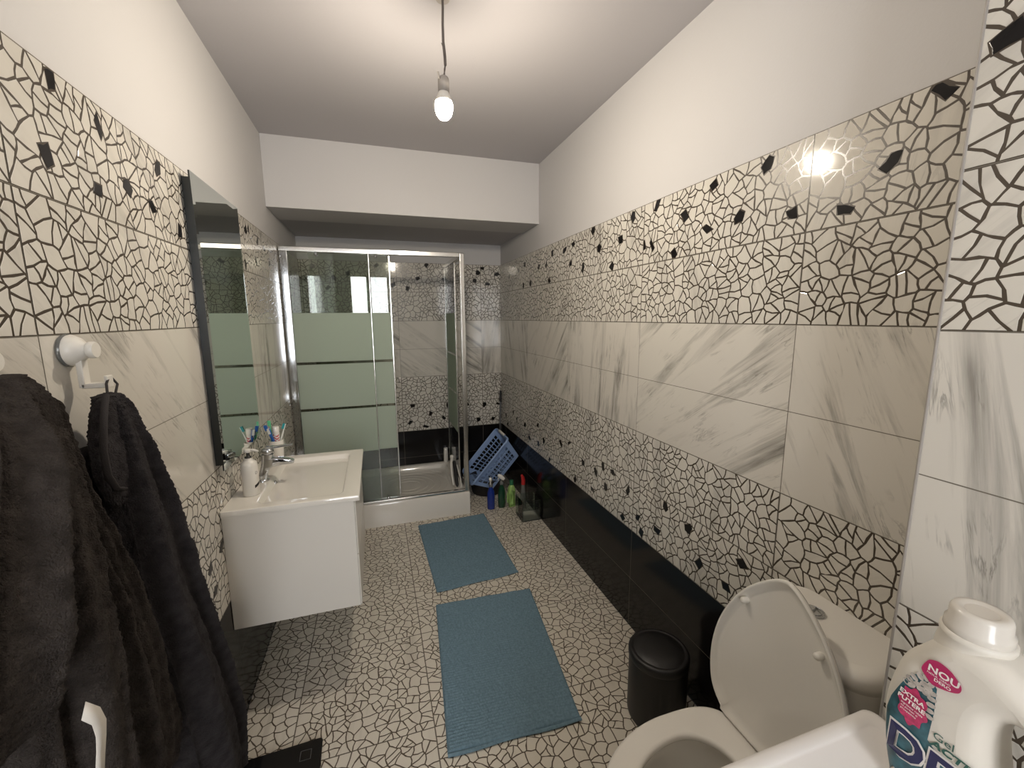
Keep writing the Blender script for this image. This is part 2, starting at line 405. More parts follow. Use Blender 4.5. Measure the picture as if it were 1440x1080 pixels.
mb.box((XBOX+.003, (YBOX+YF)/2, TZ-.0008), (.006, YBOX-YF, .0016), 0)
link('wall_near_right', mb, WALLM, kind=S)
mb = MB(); mb.tube([(XBOX+.001, YBOX-.001, 0), (XBOX+.001, YBOX-.001, TZ)], .0028, 10); link('trim_1', mb, ['socket'], kind=S)
mb = MB(); tiled(mb, (XL,0,0), (0,1,0), (1,0,0), YF, YB, 1.706-TW, LU+LL, seed=3)
paint_quad(mb, (XL-.006,YF-.02,0), (XL-.006,YB+.02,0), 0, ZC)
mb.box((XL-.003, (YF+YB)/2, TZ-.0008), (.006, YB-YF, .0016), 0)
link('wall_left', mb, WALLM, kind=S)
mb = MB(); tiled(mb, (0,YB,0), (1,0,0), (0,-1,0), XL, XR, .2, BU+BL, seed=4)
paint_quad(mb, (XL-.02,YB+.006,0), (XR+.02,YB+.006,0), 0, ZC)
mb.box(((XL+XR)/2, YB+.003, TZ-.0008), (XR-XL, .006, .0016), 0)
link('wall_back', mb, WALLM, kind=S)
# rear wall behind the camera, with a window opening
mb = MB(); W0, W1, WZ0, WZ1 = -.38, .28, .85, 2.24
for a, b, z0, z1 in ((XL-.02, W0, 0, ZC), (W1, XR+.02, 0, ZC), (W0, W1, 0, WZ0), (W0, W1, WZ1, ZC)):
    mb.box(((a+b)/2, YF-.06, (z0+z1)/2), (b-a, .12, z1-z0), 0)
link('wall_rear', mb, ['paint'], kind=S)
mb = MB()
for a, b, z0, z1 in ((W0, W1, WZ0, WZ0+.05), (W0, W1, WZ1-.05, WZ1), (W0, W0+.05, WZ0, WZ1), (W1-.05, W1, WZ0, WZ1)):
    mb.box(((a+b)/2, YF-.05, (z0+z1)/2), (b-a, .06, z1-z0), 0)
mb.box((-.06, YF-.045, (WZ0+WZ1)/2), (.07, .05, WZ1-WZ0)); mb.box(((W0+W1)/2, YF-.045, 1.52), (W1-W0, .05, .05))
wo = link('window_1', mb, ['plastic_w'], kind=S)
mb = MB(); mb.box(((W0+W1)/2, YF-.055, (WZ0+WZ1)/2), (W1-W0-.1, .008, WZ1-WZ0-.1)); link('pane', mb, ['pane'], wo)
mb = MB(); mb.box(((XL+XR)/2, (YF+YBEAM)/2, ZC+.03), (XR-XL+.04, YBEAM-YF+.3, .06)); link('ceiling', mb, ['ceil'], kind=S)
mb = MB(); mb.box(((XL+XR)/2, YBEAM+.1725, (ZBEAM+ZC)/2+.01), (XR-XL+.01, .345, ZC-ZBEAM+.02)); link('trim_2', mb, ['paint'], kind=S)
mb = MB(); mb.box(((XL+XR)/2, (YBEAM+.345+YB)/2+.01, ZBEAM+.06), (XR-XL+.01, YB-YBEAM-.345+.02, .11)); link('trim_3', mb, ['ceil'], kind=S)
# floor
mb = MB(); FT = .5; FD = [design(s, FT, FT, .043, .55) for s in (5, 12, 40)]
mb.add([(XL,YF-.05,-.001),(XR,YF-.05,-.001),(XR,YB,-.001),(XL,YB,-.001)], [(0,1,2,3)], 0)
i0 = -1
for i in range(-1, 4):
    for j in range(-6, 6):
        ax, ay = -.366+i*FT, 1.40+j*FT
        x0, x1, y0, y1 = max(ax, XL)-ax, min(ax+FT, XR)-ax, max(ay, YF)-ay, min(ay+FT, YB)-ay
        if x1-x0 < .01 or y1-y0 < .01: continue
        mb.add([(ax+x0+.001,ay+y0+.001,-.0005),(ax+x1-.001,ay+y0+.001,-.0005),(ax+x1-.001,ay+y1-.001,-.0005),(ax+x0+.001,ay+y1-.001,-.0005)], [(0,1,2,3)], 1)
        rnd = random.Random(i*31+j*7); du, dv = rnd.uniform(0,9), rnd.uniform(0,9); fl, fk = rnd.random() < .5, rnd.random() < .5
        for poly in FD[(i*2+j) % 3]:
            q = poly
            if fl: q = [(FT-x, y) for x, y in q][::-1]
            if fk: q = [(y, x) for x, y in q][::-1]
            for n, d in (((-1,0), -x0), ((1,0), x1), ((0,-1), -y0), ((0,1), y1)):
                if len(q) > 2: q = clip(q, n, d)
            if len(q) < 3: continue
            emit_piece(mb, q, lambda u, v, h: (ax+u, ay+v, -.0004+h), .0021, 2, lambda u, v: (u+du, v*.9+u*.4+dv), FT, FT, .0004)
link('floor', mb, ['joint', 'floorg', 'floorp'], kind=S)

# ------------------------------------------------------------------ hanging bulb
BX, BY, BZ = .264, 1.56, 2.245
t = thing('hanging_light_bulb', (BX, BY, ZC), 'bare glowing light bulb hanging from the ceiling on a grey cable', 'lamp')
mb = MB(); mb.lathe([(.027,.004),(.026,.014),(.019,.030),(.0145,.040)], (BX,BY,BZ), seg=32); link('bulb_base', mb, ['plastic_w'], t, label='white plastic bulb base')
mb = MB(); mb.lathe([(.004,-.052),(.016,-.047),(.025,-.035),(.030,-.018),(.030,-.004),(.0275,.005)], (BX,BY,BZ), seg=32)
link('bulb', mb, ['bulb'], t)
mb = MB(); mb.lathe([(.0155,.034),(.019,.036),(.019,.072),(.017,.080),(.008,.086),(.004,.088)], (BX+.001,BY,BZ), seg=28); 
mb.tube([(BX-.015,BY-.012,BZ+.07),(BX-.019,BY-.014,BZ+.088)], .003)
link('lamp_socket', mb, ['socket'], t)
mb = MB(); mb.tube([(BX+.002,BY,BZ+.085),(BX+.007,BY,BZ+.105),(BX+.009,BY,BZ+.125)], .0022, 8); mb.tube([(BX+.006,BY,BZ+.085),(BX+.005,BY,BZ+.105),(BX+.010,BY,BZ+.125)], .002, 8)
mb.tube([(BX+.009,BY,BZ+.118),(BX+.008,BY,BZ+.15),(BX+.004,BY,BZ+.19),(BX+.004,BY,BZ+.24),(BX+.006,BY,BZ+.29),(BX+.006,BY,ZC)], [.0045,.005,.0045,.0042,.004,.004], 10)
mb.tube([(BX+.004,BY,BZ+.17),(BX-.002,BY,BZ+.185)], .0012, 6)
link('cable', mb, ['cable'], t)
mb = MB(); mb.lathe([(.022,-.012),(.022,-.004),(.018,0)], (BX+.006,BY,ZC), seg=20); link('ceiling_cap', mb, ['socket'], t)

# ------------------------------------------------------------------ mirror
t = thing('wall_mirror', (XL, 1.91, 1.0), 'tall frameless wall mirror above the washbasin', 'mirror')
my0, my1, mz0, mz1 = 1.66, 2.158, 1.0, 1.992
mb = MB(); mb.box((XL+.014, (my0+my1)/2+.01, (mz0+mz1)/2), (.026, my1-my0-.02, mz1-mz0-.03)); link('backing', mb, ['darkedge'], t)
mb = MB(); bv = .018; x0 = XL+.027; x1 = XL+.033; x2 = XL+.0318
o_ = [(my0,mz0),(my1,mz0),(my1,mz1),(my0,mz1)]; i_ = [(my0+bv,mz0+bv),(my1-bv,mz0+bv),(my1-bv,mz1-bv),(my0+bv,mz1-bv)]
mb.add([(x1,a,b) for a,b in i_], [(0,1,2,3)]); mb.add([(x2,a,b) for a,b in o_]+[(x1,a,b) for a,b in i_], [(k,(k+1)%4,4+(k+1)%4,4+k) for k in range(4)])
mb.add([(x0,a,b) for a,b in o_]+[(x2,a,b) for a,b in o_], [(k,(k+1)%4,4+(k+1)%4,4+k) for k in range(4)]+[(3,2,1,0)], 1)
link('mirror_glass', mb, ['mirror','darkedge'], t)

# ------------------------------------------------------------------ vanity + basin
vx0, vx1, vy0, vy1 = XL+.001, -.108, 1.665, 2.265
t = thing('vanity_cabinet', ((vx0+vx1)/2, 1.965, .38), 'white wall-hung vanity cabinet under the washbasin', 'cabinet')
mb = MB(); mb.box(((vx0+vx1-.006)/2, 1.965, .604), (vx1-vx0-.006, .60, .448)); link('body', mb, ['lacquer'], t, bevel=.0015)
for k, (z0, z1) in enumerate(((.382,.600),(.604,.822))):
    mb = MB(); mb.box((vx1-.003, 1.965, (z0+z1)/2), (.005, .598, z1-z0)); link('drawer', mb, ['lacquer'], t, bevel=.002)
t = thing('washbasin', (-.33, 1.965, .83), 'white rectangular ceramic washbasin on the wall-hung vanity', 'washbasin')
def rrect(x0, x1, y0, y1, r, n=6):
    out = []
    for cx, cy, a0 in ((x1-r,y0+r,-PI/2),(x1-r,y1-r,0),(x0+r,y1-r,PI/2),(x0+r,y0+r,PI)):
        for k in range(n+1): a = a0+k*PI/2/n; out.append((cx+r*math.cos(a), cy+r*math.sin(a)))
    return out
mb = MB(); X0, X1, Y0, Y1 = XL+.001, -.092, 1.655, 2.275
zs = [(0,.829,0),(0,.848,0),(.004,.8515,0),(0,.85,1)]
def ring(a, z): return [Vector((x,y,z)) for x,y in a]
prof_ = [(0,0,0,0,.829),(0,0,0,0,.8475),(.0005,.001,.001,.001,.8495),(.002,.003,.003,.003,.8505),(.004,.006,.006,.006,.8505),
         (.100,.058,.040,.050,.8502),(.103,.061,.043,.054,.8495),(.107,.064,.047,.058,.8470),(.109,.066,.050,.060,.844),(.135,.074,.070,.075,.803),(.141,.078,.078,.082,.797),(.15,.09,.10,.105,.792),(.2,.13,.20,.20,.782),(.22,.17,.27,.27,.781)]
rings = [ring(rrect(X0+a_, X1-b_, Y0+c_, Y1-d_, .006+min(.025, a_*.2)), z_) for a_, b_, c_, d_, z_ in prof_]
mb.loft(rings, 0, True); o = link('basin', mb, ['ceramic'], t)
e = o.modifiers.new('es', 'EDGE_SPLIT'); e.split_angle = math.radians(28)
mb = MB(); Mx = Matrix.Rotation(math.radians(68), 3, 'Y')
mb.lathe([(.0115,-.002),(.0115,.0025),(.009,.003),(.0075,.001)], (X0+.1190,1.960,.829), M=Mx, seg=24, cap1=False); mb.lathe([(.0035,0),(.0035,.003)], (X0+.1205,1.960,.829), M=Mx, seg=12)
link('overflow_ring', mb, ['chrome'], t, label='chrome overflow ring')
mb = MB(); mb.lathe([(.022,0),(.022,.003),(.018,.005),(.004,.0052)], (-.33,1.965,.7815), seg=28); link('drain', mb, ['chrome'], t, label='chrome drain')
# faucet
fx, fy = -.487, 1.945
t = thing('basin_faucet', (fx, fy, .85), 'chrome single-lever faucet on the washbasin behind the soap dispenser', 'faucet')
mb = MB(); mb.lathe([(.026,0),(.026,.004),(.021,.008)], (fx,fy,.8505), seg=28)
rings = [[Vector((fx+dx+a, fy+b, z)) for a, b in rrect(-w_, w_, -w_*.9, w_*.9, .007, 4)] for z, dx, w_ in ((.853,0,.019),(.89,.010,.0175),(.925,.020,.018),(.955,.027,.021),(.966,.029,.023))]
mb.loft(rings); link('body', mb, ['chrome'], t)
mb = MB(); rings = []
for s_, z, hh, ww in ((.018,.922,.026,.0185),(.045,.930,.019,.019),(.085,.930,.014,.018),(.118,.925,.009,.017),(.126,.923,.005,.015)):
    rings.append([Vector((fx+s_, fy+a, z+b)) for a, b in rrect(-ww, ww, -hh, hh, min(hh,.005), 3)])
mb.loft(rings); link('spout', mb, ['chrome'], t)
mb = MB(); mb.lathe([(.0215,0),(.0235,.002),(.0235,.016),(.020,.021),(.006,.0215)], (fx+.029,fy,.967), seg=28)
rings = []
for s_, z, hh, ww in ((.006,.991,.005,.015),(.04,.993,.004,.014),(.085,.996,.003,.011),(.108,.997,.0028,.010)):
    rings.append([Vector((fx+.016+s_, fy+a, z+b)) for a, b in rrect(-ww, ww, -hh, hh, min(hh,.002), 3)])
mb.loft(rings); link('lever', mb, ['chrome'], t)
# soap dispenser
sx, sy = -.492, 1.80
t = thing('soap_dispenser', (sx, sy, .8505), 'white pump soap bottle standing at the near end of the washbasin', 'soap dispenser')
mb = MB(); mb.lathe([(.0265,.0),(.029,.003),(.029,.118),(.027,.128),(.020,.136),(.015,.140),(.015,.148)], (sx,sy,.8508), seg=36); link('bottle', mb, ['plastic_w'], t)
mb = MB(); mb.lathe([(.012,.146),(.012,.153),(.006,.155),(.005,.172)], (sx,sy,.8508), seg=20); link('collar', mb, ['blackp'], t)
mb = MB(); mb.lathe([(.011,.170),(.013,.173),(.013,.179),(.009,.183)], (sx,sy,.8508), seg=20); mb.tube([(sx,sy,.8508+.178),(sx+.022,sy-.004,.8508+.178),(sx+.038,sy-.006,.8508+.171)], [.006,.005,.004], 10); link('pump_head', mb, ['plastic_w'], t)
def wrap_text(s, size, cx, cy, r, z, ang0, mats, parent, name, bold=1.0):
    vs, fs = text_mesh(s, size, .0001, bold=bold); out = []
    for v in vs:
        a = ang0 + v.x/r; out.append((cx+(r+.0003+v.z)*math.cos(a), cy+(r+.0003+v.z)*math.sin(a), z+v.y))
    mb = MB(); mb.add(out, fs); return link(name, mb, mats, parent)
wrap_text('D', .016, sx, sy, .029, .8508+.085, math.radians(-40), ['inkgrey'], t, 'bottle_lettering')
mb = MB(); vs = []; n = 10
for k in range(n+1):
    a = math.radians(-50+ k*5.0)
    for z in (.031+.0012*k, .042+.0012*k): vs.append((sx+.0293*math.cos(a), sy+.0293*math.sin(a), .8508+z))
mb.add(vs, [(2*k,2*k+2,2*k+3,2*k+1) for k in range(n)], 0, True); link('bottle_label', mb, ['blackp'], t, label='small black label')
# tumbler with brushes
cx, cy = -.478, 2.20
t = thing('toothbrush_tumbler', (cx, cy, .8505), 'white tumbler holding toothbrushes behind the faucet', 'cup')
mb = MB(); mb.lathe([(.026,0),(.028,.002),(.032,.105),(.0305,.106),(.0295,.104),(.026,.006),(.002,.005)], (cx,cy,.8508), seg=36); link('cup_body', mb, ['ceramic'], t)
def brush(base, top, hm, cat_label, bm):
    base, top = Vector(base), Vector(top); d = (top-base).normalized()
    t = thing('toothbrush', base, cat_label, 'toothbrush', 'toothbrushes in the tumbler')
    mid = base.lerp(top, .5)+Vector((0,0,.0)); mb = MB(); mb.tube([base, base.lerp(top,.35), base.lerp(top,.72), base.lerp(top,.8), top], [.004,.0055,.0038,.0028,.0035], 10); link('handle', mb, [hm], t)
    mb = MB(); side = d.cross(Vector((0,1,0))).normalized(); M3 = Matrix((side, side.cross(d), d)).transposed()
    p = top-d*.012; mb.box(p+side*.0055, (.010,.010,.026), 0, M3); link('bristles', mb, [bm], t)
zb = .8508
brush((cx+.010,cy+.006,zb+.008), (cx-.030,cy-.026,zb+.185), 'tb_blue', 'blue toothbrush leaning left in the tumbler, tallest of the brushes', 'tb_blue')
brush((cx+.014,cy-.010,zb+.008), (cx-.016,cy-.034,zb+.170), 'tb_blue', 'pale blue toothbrush in the tumbler, just beside the tallest one', 'bristle')
brush((cx-.012,cy+.010,zb+.008), (cx+.044,cy+.010,zb+.178), 'bristle', 'white and teal toothbrush leaning right in the tumbler', 'tb_teal')
brush((cx-.014,cy-.004,zb+.010), (cx-.024,cy+.026,zb+.195), 'tb_green', 'green toothbrush standing at the wall side of the tumbler', 'tb_green')
t = thing('toothpaste_tube', (cx+.004,cy-.004,zb+.01), 'white and red toothpaste tube standing cap up in the tumbler', 'toothpaste')
mb = MB(); rings = []
for z, a, b in ((.010,.014,.002),(.06,.014,.008),(.115,.014,.012),(.140,.0135,.013)):
    rings.append([Vector((cx+.004+a*math.cos(2*PI*k/24), cy-.004+b*math.sin(2*PI*k/24), zb+z)) for k in range(24)])
mb.loft(rings); link('tube', mb, ['white_i'], t)
mb = MB(); mb.lathe([(.0145,.140),(.0145,.170),(.013,.173)], (cx+.004,cy-.004,zb), seg=24); link('cap', mb, ['ceramic'], t)
for k in range(4):
    mb = MB(); rings = []
    for z in (.088+k*.013, .094+k*.013):
        rings.append([Vector((cx+.004+.0143*math.cos(-PI*.85+PI*.7*q/12), cy-.004+.0125*math.sin(-PI*.85+PI*.7*q/12), zb+z+.004*math.sin(q*.6))) for q in range(13)])
    mb.loft(rings, closed=False, cap0=False, cap1=False); link('red_stripe', mb, ['paste_red'], t)

# ------------------------------------------------------------------ shower
sh = thing('shower_tray', (.04, 3.48, 0), 'white raised rectangular shower tray in the back corner', 'shower tray')
tx0, tx1, ty0, ty1 = XL+.001, .642, 3.083, YB-.001
mb = MB(); rr = [ring(rrect(tx0,tx1,ty0,ty1,.012),.0005), ring(rrect(tx0,tx1,ty0,ty1,.012),.170), ring(rrect(tx0+.004,tx1-.006,ty0+.006,ty1-.003,.012),.180), ring(rrect(tx0+.02,tx1-.02,ty0+.02,ty1-.01,.012),.182),
      ring(rrect(tx0+.05,tx1-.065,ty0+.055,ty1-.045,.04),.180), ring(rrect(tx0+.058,tx1-.074,ty0+.063,ty1-.053,.04),.172), ring(rrect(tx0+.07,tx1-.088,ty0+.075,ty1-.066,.05),.142), ring(rrect(tx0+.09,tx1-.11,ty0+.095,ty1-.085,.05),.136)]
mb.loft(rr, 0, True, True, True); o = link('tray_body', mb, ['ceramic'], sh); e = o.modifiers.new('es','EDGE_SPLIT'); e.split_angle = math.radians(45)
for k in range(6):
    mb = MB(); r = .10+.055*k; pts = []
    for q in range(41):
        a = 2*PI*q/40; x, y = .20+r*math.cos(a), 3.47+r*math.sin(a)
        if tx0+.10 < x < tx1-.12 and ty0+.105 < y < ty1-.095: pts.append((x,y,.1362))
    segs = []; cur = []
    for q in range(41):
        a = 2*PI*q/40; x, y = .20+r*math.cos(a), 3.47+r*math.sin(a)
        if tx0+.10 < x < tx1-.12 and ty0+.105 < y < ty1-.095: cur.append((x,y,.1362))
        else:
            if len(cur) > 1: segs.append(cur)
            cur = []
    if len(cur) > 1: segs.append(cur)
    for c_ in segs:
        mb = MB(); mb.tube(c_, .0022, 6); link('anti_slip_ridge', mb, ['ceramic'], sh)
mb = MB(); mb.lathe([(.045,0),(.045,.003),(.04,.005),(.005,.006)], (-.36,3.47,.1362), seg=32); link('drain', mb, ['chrome'], sh, label='chrome drain')

en = thing('shower_enclosure', (.04, 3.12, .182), 'sliding glass shower enclosure with polished aluminium frame and etched bands', 'shower enclosure')
pz0, pz1 = .182, 1.985
gy = 3.112
def prof(name, c, d, bev=.003, mat='alu'):
    mb = MB(); mb.box(c, d); link(name, mb, [mat], en, bevel=bev)
prof('corner_post', (.621,gy+.002,(pz0+pz1)/2), (.036,.034,pz1-pz0), .006)
prof('wall_profile', (XL+.028,gy,(pz0+pz1)/2), (.052,.030,pz1-pz0), .007, 'chrome')
prof('wall_profile', (.621,YB-.019,(pz0+pz1)/2), (.030,.036,pz1-pz0), .004)
prof('top_rail', ((XL+.002+.603)/2,gy,pz1-.016), (.603-XL-.002,.038,.032), .004)
prof('top_rail', (.621,(gy+.02+YB-.002)/2,pz1-.016), (.036,YB-.002-gy-.02,.032), .004)
prof('bottom_rail', ((XL+.054+.603)/2,gy,pz0+.008), (.603-XL-.054,.034,.016), .003)
prof('bottom_rail', (.621,(gy+.02+YB-.037)/2,pz0+.008), (.030,YB-.037-gy-.02,.016), .003)
def pane(name, c, d, mat='frost'):
    mb = MB(); mb.box(c, d); return link(name, mb, [mat], en)
pane('fixed_pane', ((XL+.05-.022)/2, gy-.006, (pz0+.014+pz1-.03)/2), (-.022-XL-.05, .005, pz1-pz0-.044))
pane('sliding_door', (-.39+.252, gy+.010, (pz0+.020+pz1-.034)/2), (.504, .005, pz1-pz0-.054))
prof('door_edge_strip', (.116, gy+.010, (pz0+pz1)/2), (.010,.014,pz1-pz0-.07), .002)
prof('door_edge_strip', (-.018, gy-.006, (pz0+pz1)/2), (.007,.010,pz1-pz0-.05), .002, 'alu')
pane('fixed_pane', (.626, (3.47+YB-.035)/2, (pz0+.014+pz1-.03)/2), (.005, YB-.035-3.47, pz1-pz0-.044))
pane('sliding_door', (.612, (3.36+3.80)/2, (pz0+.020+pz1-.034)/2), (.005, .44, pz1-pz0-.054))
prof('door_edge_strip', (.612, 3.355, (pz0+pz1)/2), (.012,.010,pz1-pz0-.07), .002)
for x in (-.34, .03):
    for z, n_ in ((pz1-.045,'roller'),(pz0+.028,'roller')):
        mb = MB(); mb.lathe([(.003,-.02),(.011,-.018),(.011,-.010),(.004,-.006),(.004,.010)], (x,gy,z), M=Matrix.Rotation(-PI/2,3,'X'), seg=20); link(n_, mb, ['chrome'], en)
# things in the shower
t = thing('shampoo_bottle', (.575,3.835,.183), 'white bottle standing on the back rim of the shower tray', 'bottle')
mb = MB(); mb.lathe([(.019,0),(.021,.003),(.021,.10),(.018,.110)], (.572,3.838,.1825), seg=28); link('bottle_body', mb, ['plastic_w'], t)
mb = MB(); mb.lathe([(.0195,.108),(.0195,.132),(.017,.135)], (.572,3.838,.1825), seg=28); link('cap', mb, ['ceramic'], t)
t = thing('bath_brush', (.545,3.30,.16), 'white handled black bath brush leaning against the shower side panel', 'brush')
mb = MB(); mb.tube([(.548,3.30,.160),(.545,3.36,.235),(.553,3.42,.30),(.566,3.455,.335)], [.008,.010,.012,.014], 14); mb.lathe([(.002,-.02),(.014,-.014),(.020,0),(.014,.014),(.002,.02)], (.568,3.46,.350), seg=20); link('handle', mb, ['plastic_w'], t, label='white handle')
mb = MB(); mb.tube([(.560,3.20,.190),(.562,3.215,.200),(.568,3.33,.30),(.568,3.37,.335),(.567,3.378,.342)], [.008,.017,.018,.016,.008], 16, sx=1, sy=.8); link('brush_head', mb, ['rubber'], t)
mb = MB(); mb.tube([(.555,3.22,.165),(.572,3.20,.172),(.590,3.19,.185),(.598,3.25,.225),(.590,3.36,.31)], .005, 10); link('hanging_loop', mb, ['plastic_w'], t)

# ------------------------------------------------------------------ back corner: bucket, basket, bottles, box, pole
t = thing('black_bucket', (.85,3.46,0), 'round black bucket on the floor under the blue laundry basket', 'bucket')
mb = MB(); mb.lathe([(.125,0.0005),(.128,.004),(.150,.135),(.154,.137),(.154,.143),(.147,.143),(.146,.136),(.124,.010),(.002,.009)], (.87,3.47,0), seg=48); link('bucket_body', mb, ['blackp'], t)
# basket: frame from its near rim line
A = Vector((.705,3.30,.150)); B = Vector((1.012,3.30,.500)); L_ = (B-A).normalized(); W_ = Vector((-.02,.995,.06)); W_ = (W_-L_*W_.dot(L_)).normalized(); D_ = L_.cross(W_); D_ = -D_ if D_.z > 0 else D_
LL_, WW_, DD_ = .47, .31, .19
Rm = Matrix((L_, W_, -D_)).transposed()       # local x long, y short, z up (out of the opening)
ORG = A + D_*DD_
t = thing('laundry_basket', tuple(ORG), 'blue perforated plastic laundry basket tipped on its side on the black bucket', 'basket')
def bl(p): return Rm @ Vector(p) + ORG
def wallgrid(p00, p10, p01, p11, nu, nv, hole):
    """grid of cells between four corners, leaving the cells where hole(i,j) is true open"""
    mb = MB(); p = [[p00.lerp(p10,i/nu).lerp(p01.lerp(p11,i/nu), j/nv) for i in range(nu+1)] for j in range(nv+1)]
    vs = [bl(q) for row in p for q in row]; fs = []
    for j in range(nv):
        for i in range(nu):
            if not hole(i, j): k = j*(nu+1)+i; fs.append((k,k+1,k+nu+2,k+nu+1))
    mb.add(vs, fs); return mb
tp = .02
b0 = [Vector(q) for q in ((.065,tp,0),(LL_-.05,tp,0),(LL_-.05,WW_-tp,0),(.065,WW_-tp,0))]; b1 = [Vector(q) for q in ((0,0,DD_),(LL_,0,DD_),(LL_,WW_,DD_),(0,WW_,DD_))]
def longh(i, j): return 4 <= i <= 46 and (i-4) % 4 != 3 and j in (3,4,5,6,8,9,10,11,13,14,15)
def shorth(i, j): return 4 <= i <= 30 and (i-4) % 4 != 3 and j in (3,4,5,6,8,9,10,11)
allm = MB()
for k, (nu, h) in enumerate(((52,longh),(35,shorth),(52,longh),(35,shorth))):
    k2 = (k+1) % 4; g_ = wallgrid(b0[k], b0[k2], b1[k], b1[k2], nu, 19, h); allm.add(g_.v, g_.f)
g_ = wallgrid(b0[0], b0[1], b0[3], b0[2], 38, 24, lambda i, j: 3 <= i <= 34 and (i-3) % 3 != 2 and 3 <= j <= 20 and (j-3) % 4 != 3); allm.add(g_.v, g_.f)
o = link('basket_wall', allm, ['basket'], t); s_ = o.modifiers.new('solid','SOLIDIFY'); s_.thickness = .003; s_.offset = 0
rim = [(x,y) for x,y in rrect(-.010,LL_+.010,-.010,WW_+.010,.035,6)]
mb = MB(); mb.tube([bl((x,y,DD_)) for x,y in rim], .008, 10, closed=True, sx=1.4); link('rim', mb, ['basket'], t)
for xx in (-.012, LL_+.012):
    mb = MB(); mb.tube([bl((xx,WW_*.28,DD_+.004)), bl((xx,WW_*.32,DD_+.012)), bl((xx,WW_*.68,DD_+.012)), bl((xx,WW_*.72,DD_+.004))], .011, 10); link('grip', mb, ['plastic_w'], t, label='white grip')

def spray(name, x, y, h, liq, head, label, turn):
    t = thing(name, (x,y,0), label, 'spray bottle')
    mb = MB(); mb.lathe([(.028,.0005),(.031,.004),(.031,h*.42),(.027,h*.55),(.014,h*.66),(.012,h*.72)], (x,y,0), seg=28, sy=.75); link('bottle_body', mb, [liq], t)
    mb = MB(); mb.lathe([(.0155,h*.70),(.0155,h*.77),(.010,h*.79),(.009,h*.84)], (x,y,0), seg=20); link('collar', mb, ['clearp' if head == 'ceramic' else head], t)
    c, s = math.cos(turn), math.sin(turn); mb = MB()
    pts = [(-.022,h*.85,.010),(-.008,h*.90,.015),(.010,h*.94,.015),(.028,h*.975,.010)]
    pts2 = [Vector((x+a*c, y+a*s, z)) for a, z, r in pts]; mb.tube(pts2, [r for *_, r in pts], 14, sx=1.2)
    mb.tube([Vector((x+.018*c,y+.018*s,h*.92)), Vector((x+.026*c,y+.026*s,h*.86)), Vector((x+.024*c,y+.024*s,h*.80))], [.005,.0045,.003], 8)
    link('trigger_head', mb, [head], t)
spray('spray_bottle', .815, 3.115, .268, 'blueliq', 'ceramic', 'blue spray bottle with white trigger, nearest the shower', math.radians(250))
spray('spray_bottle', .905, 3.115, .278, 'greenliq', 'ceramic', 'dark green spray bottle with white trigger, beside the blue one', math.radians(150))
t = thing('cleaner_bottle', (.985,3.10,0), 'light green cleaner bottle with dark green cap and side handle', 'bottle')
mb = MB()
vs, fs = curve_mesh([[(-.032,0),(.032,0),(.034,.05),(.030,.10),(.036,.13),(.028,.165),(.014,.188),(-.014,.188),(-.030,.165),(-.036,.13),(-.034,.06)], [(-.026,.045),(-.010,.04),(-.008,.09),(-.018,.12),(-.027,.10)]], .008, .012, 4)
Mz = Matrix.Rotation(math.radians(12),3,'Z'); mb.add([Mz @ Vector((v.x*.8, v.z*1.1, v.y+.001)) + Vector((.985,3.10,0)) for v in vs], fs, 0, True); link('bottle_body', mb, ['limeliq'], t)
mb = MB(); mb.lathe([(.014,.180),(.016,.186),(.016,.222),(.014,.226)], (.985,3.10,0), seg=24); link('cap', mb, ['greencap'], t)
t = thing('red_topped_bottle', (1.065,3.04,0), 'slim clear bottle with red top standing behind the glass box', 'bottle')
mb = MB(); mb.lathe([(.022,.0005),(.024,.004),(.024,.10),(.018,.15),(.014,.20),(.012,.215)], (1.065,3.045,0), seg=24); link('bottle_body', mb, ['clearp'], t)
mb = MB(); mb.tube([(1.065,3.045,.20),(1.066,3.045,.235),(1.060,3.04,.262),(1.05,3.035,.282)], [.016,.016,.014,.009], 16); link('red_top', mb, ['red'], t)
# glass box
t = thing('clear_box', (1.05,2.89,0), 'open clear glass box on the floor by the right wall', 'box')
bx0, bx1, by0, by1, bh, gt = .978, 1.124, 2.812, 2.972, .155, .004
for c_, d_ in ((( (bx0+bx1)/2, by0, bh/2+.004),(bx1-bx0,gt,bh)),(((bx0+bx1)/2, by1, bh/2+.004),(bx1-bx0,gt,bh)),((bx0+gt/2,(by0+by1)/2,bh/2+.004),(gt,by1-by0-gt,bh)),((bx1-gt/2,(by0+by1)/2,bh/2+.004),(gt,by1-by0-gt,bh))):
    mb = MB(); mb.box(c_, d_); link('glass_side', mb, ['acryl'], t)
mb = MB(); mb.box(((bx0+bx1)/2,(by0+by1)/2,.0025),(bx1-bx0,by1-by0,.004)); link('base', mb, ['label_w'], t, label='pale grey base sheet')
mb = MB(); mb.box((bx0+.001,by0-.001,bh/2+.004),(.004,.004,bh)); mb.box(((bx0+bx1)/2,by0-.001,.005),(bx1-bx0,.003,.004)); mb.box(((bx0+bx1)/2,by0,bh+.004),(bx1-bx0,.003,.0025)); mb.box((bx0,(by0+by1)/2,.005),(.003,by1-by0,.004))
link('edge_seal', mb, ['darkedge'], t, label='dark sealed edges')
# pole in the corner
t = thing('mop_pole', (1.09,3.83,0), 'thin grey telescopic pole with black grip standing in the back right corner', 'pole')
mb = MB(); mb.tube([(1.085,3.80,.0),(1.118,3.852,.75)], .0085, 12); link('tube', mb, ['pole'], t)
mb = MB(); mb.tube([(1.1165,3.8495,.72),(1.1195,3.8545,.80),(1.121,3.857,.83)], [.011,.012,.008], 12); link('grip', mb, ['rubber'], t)

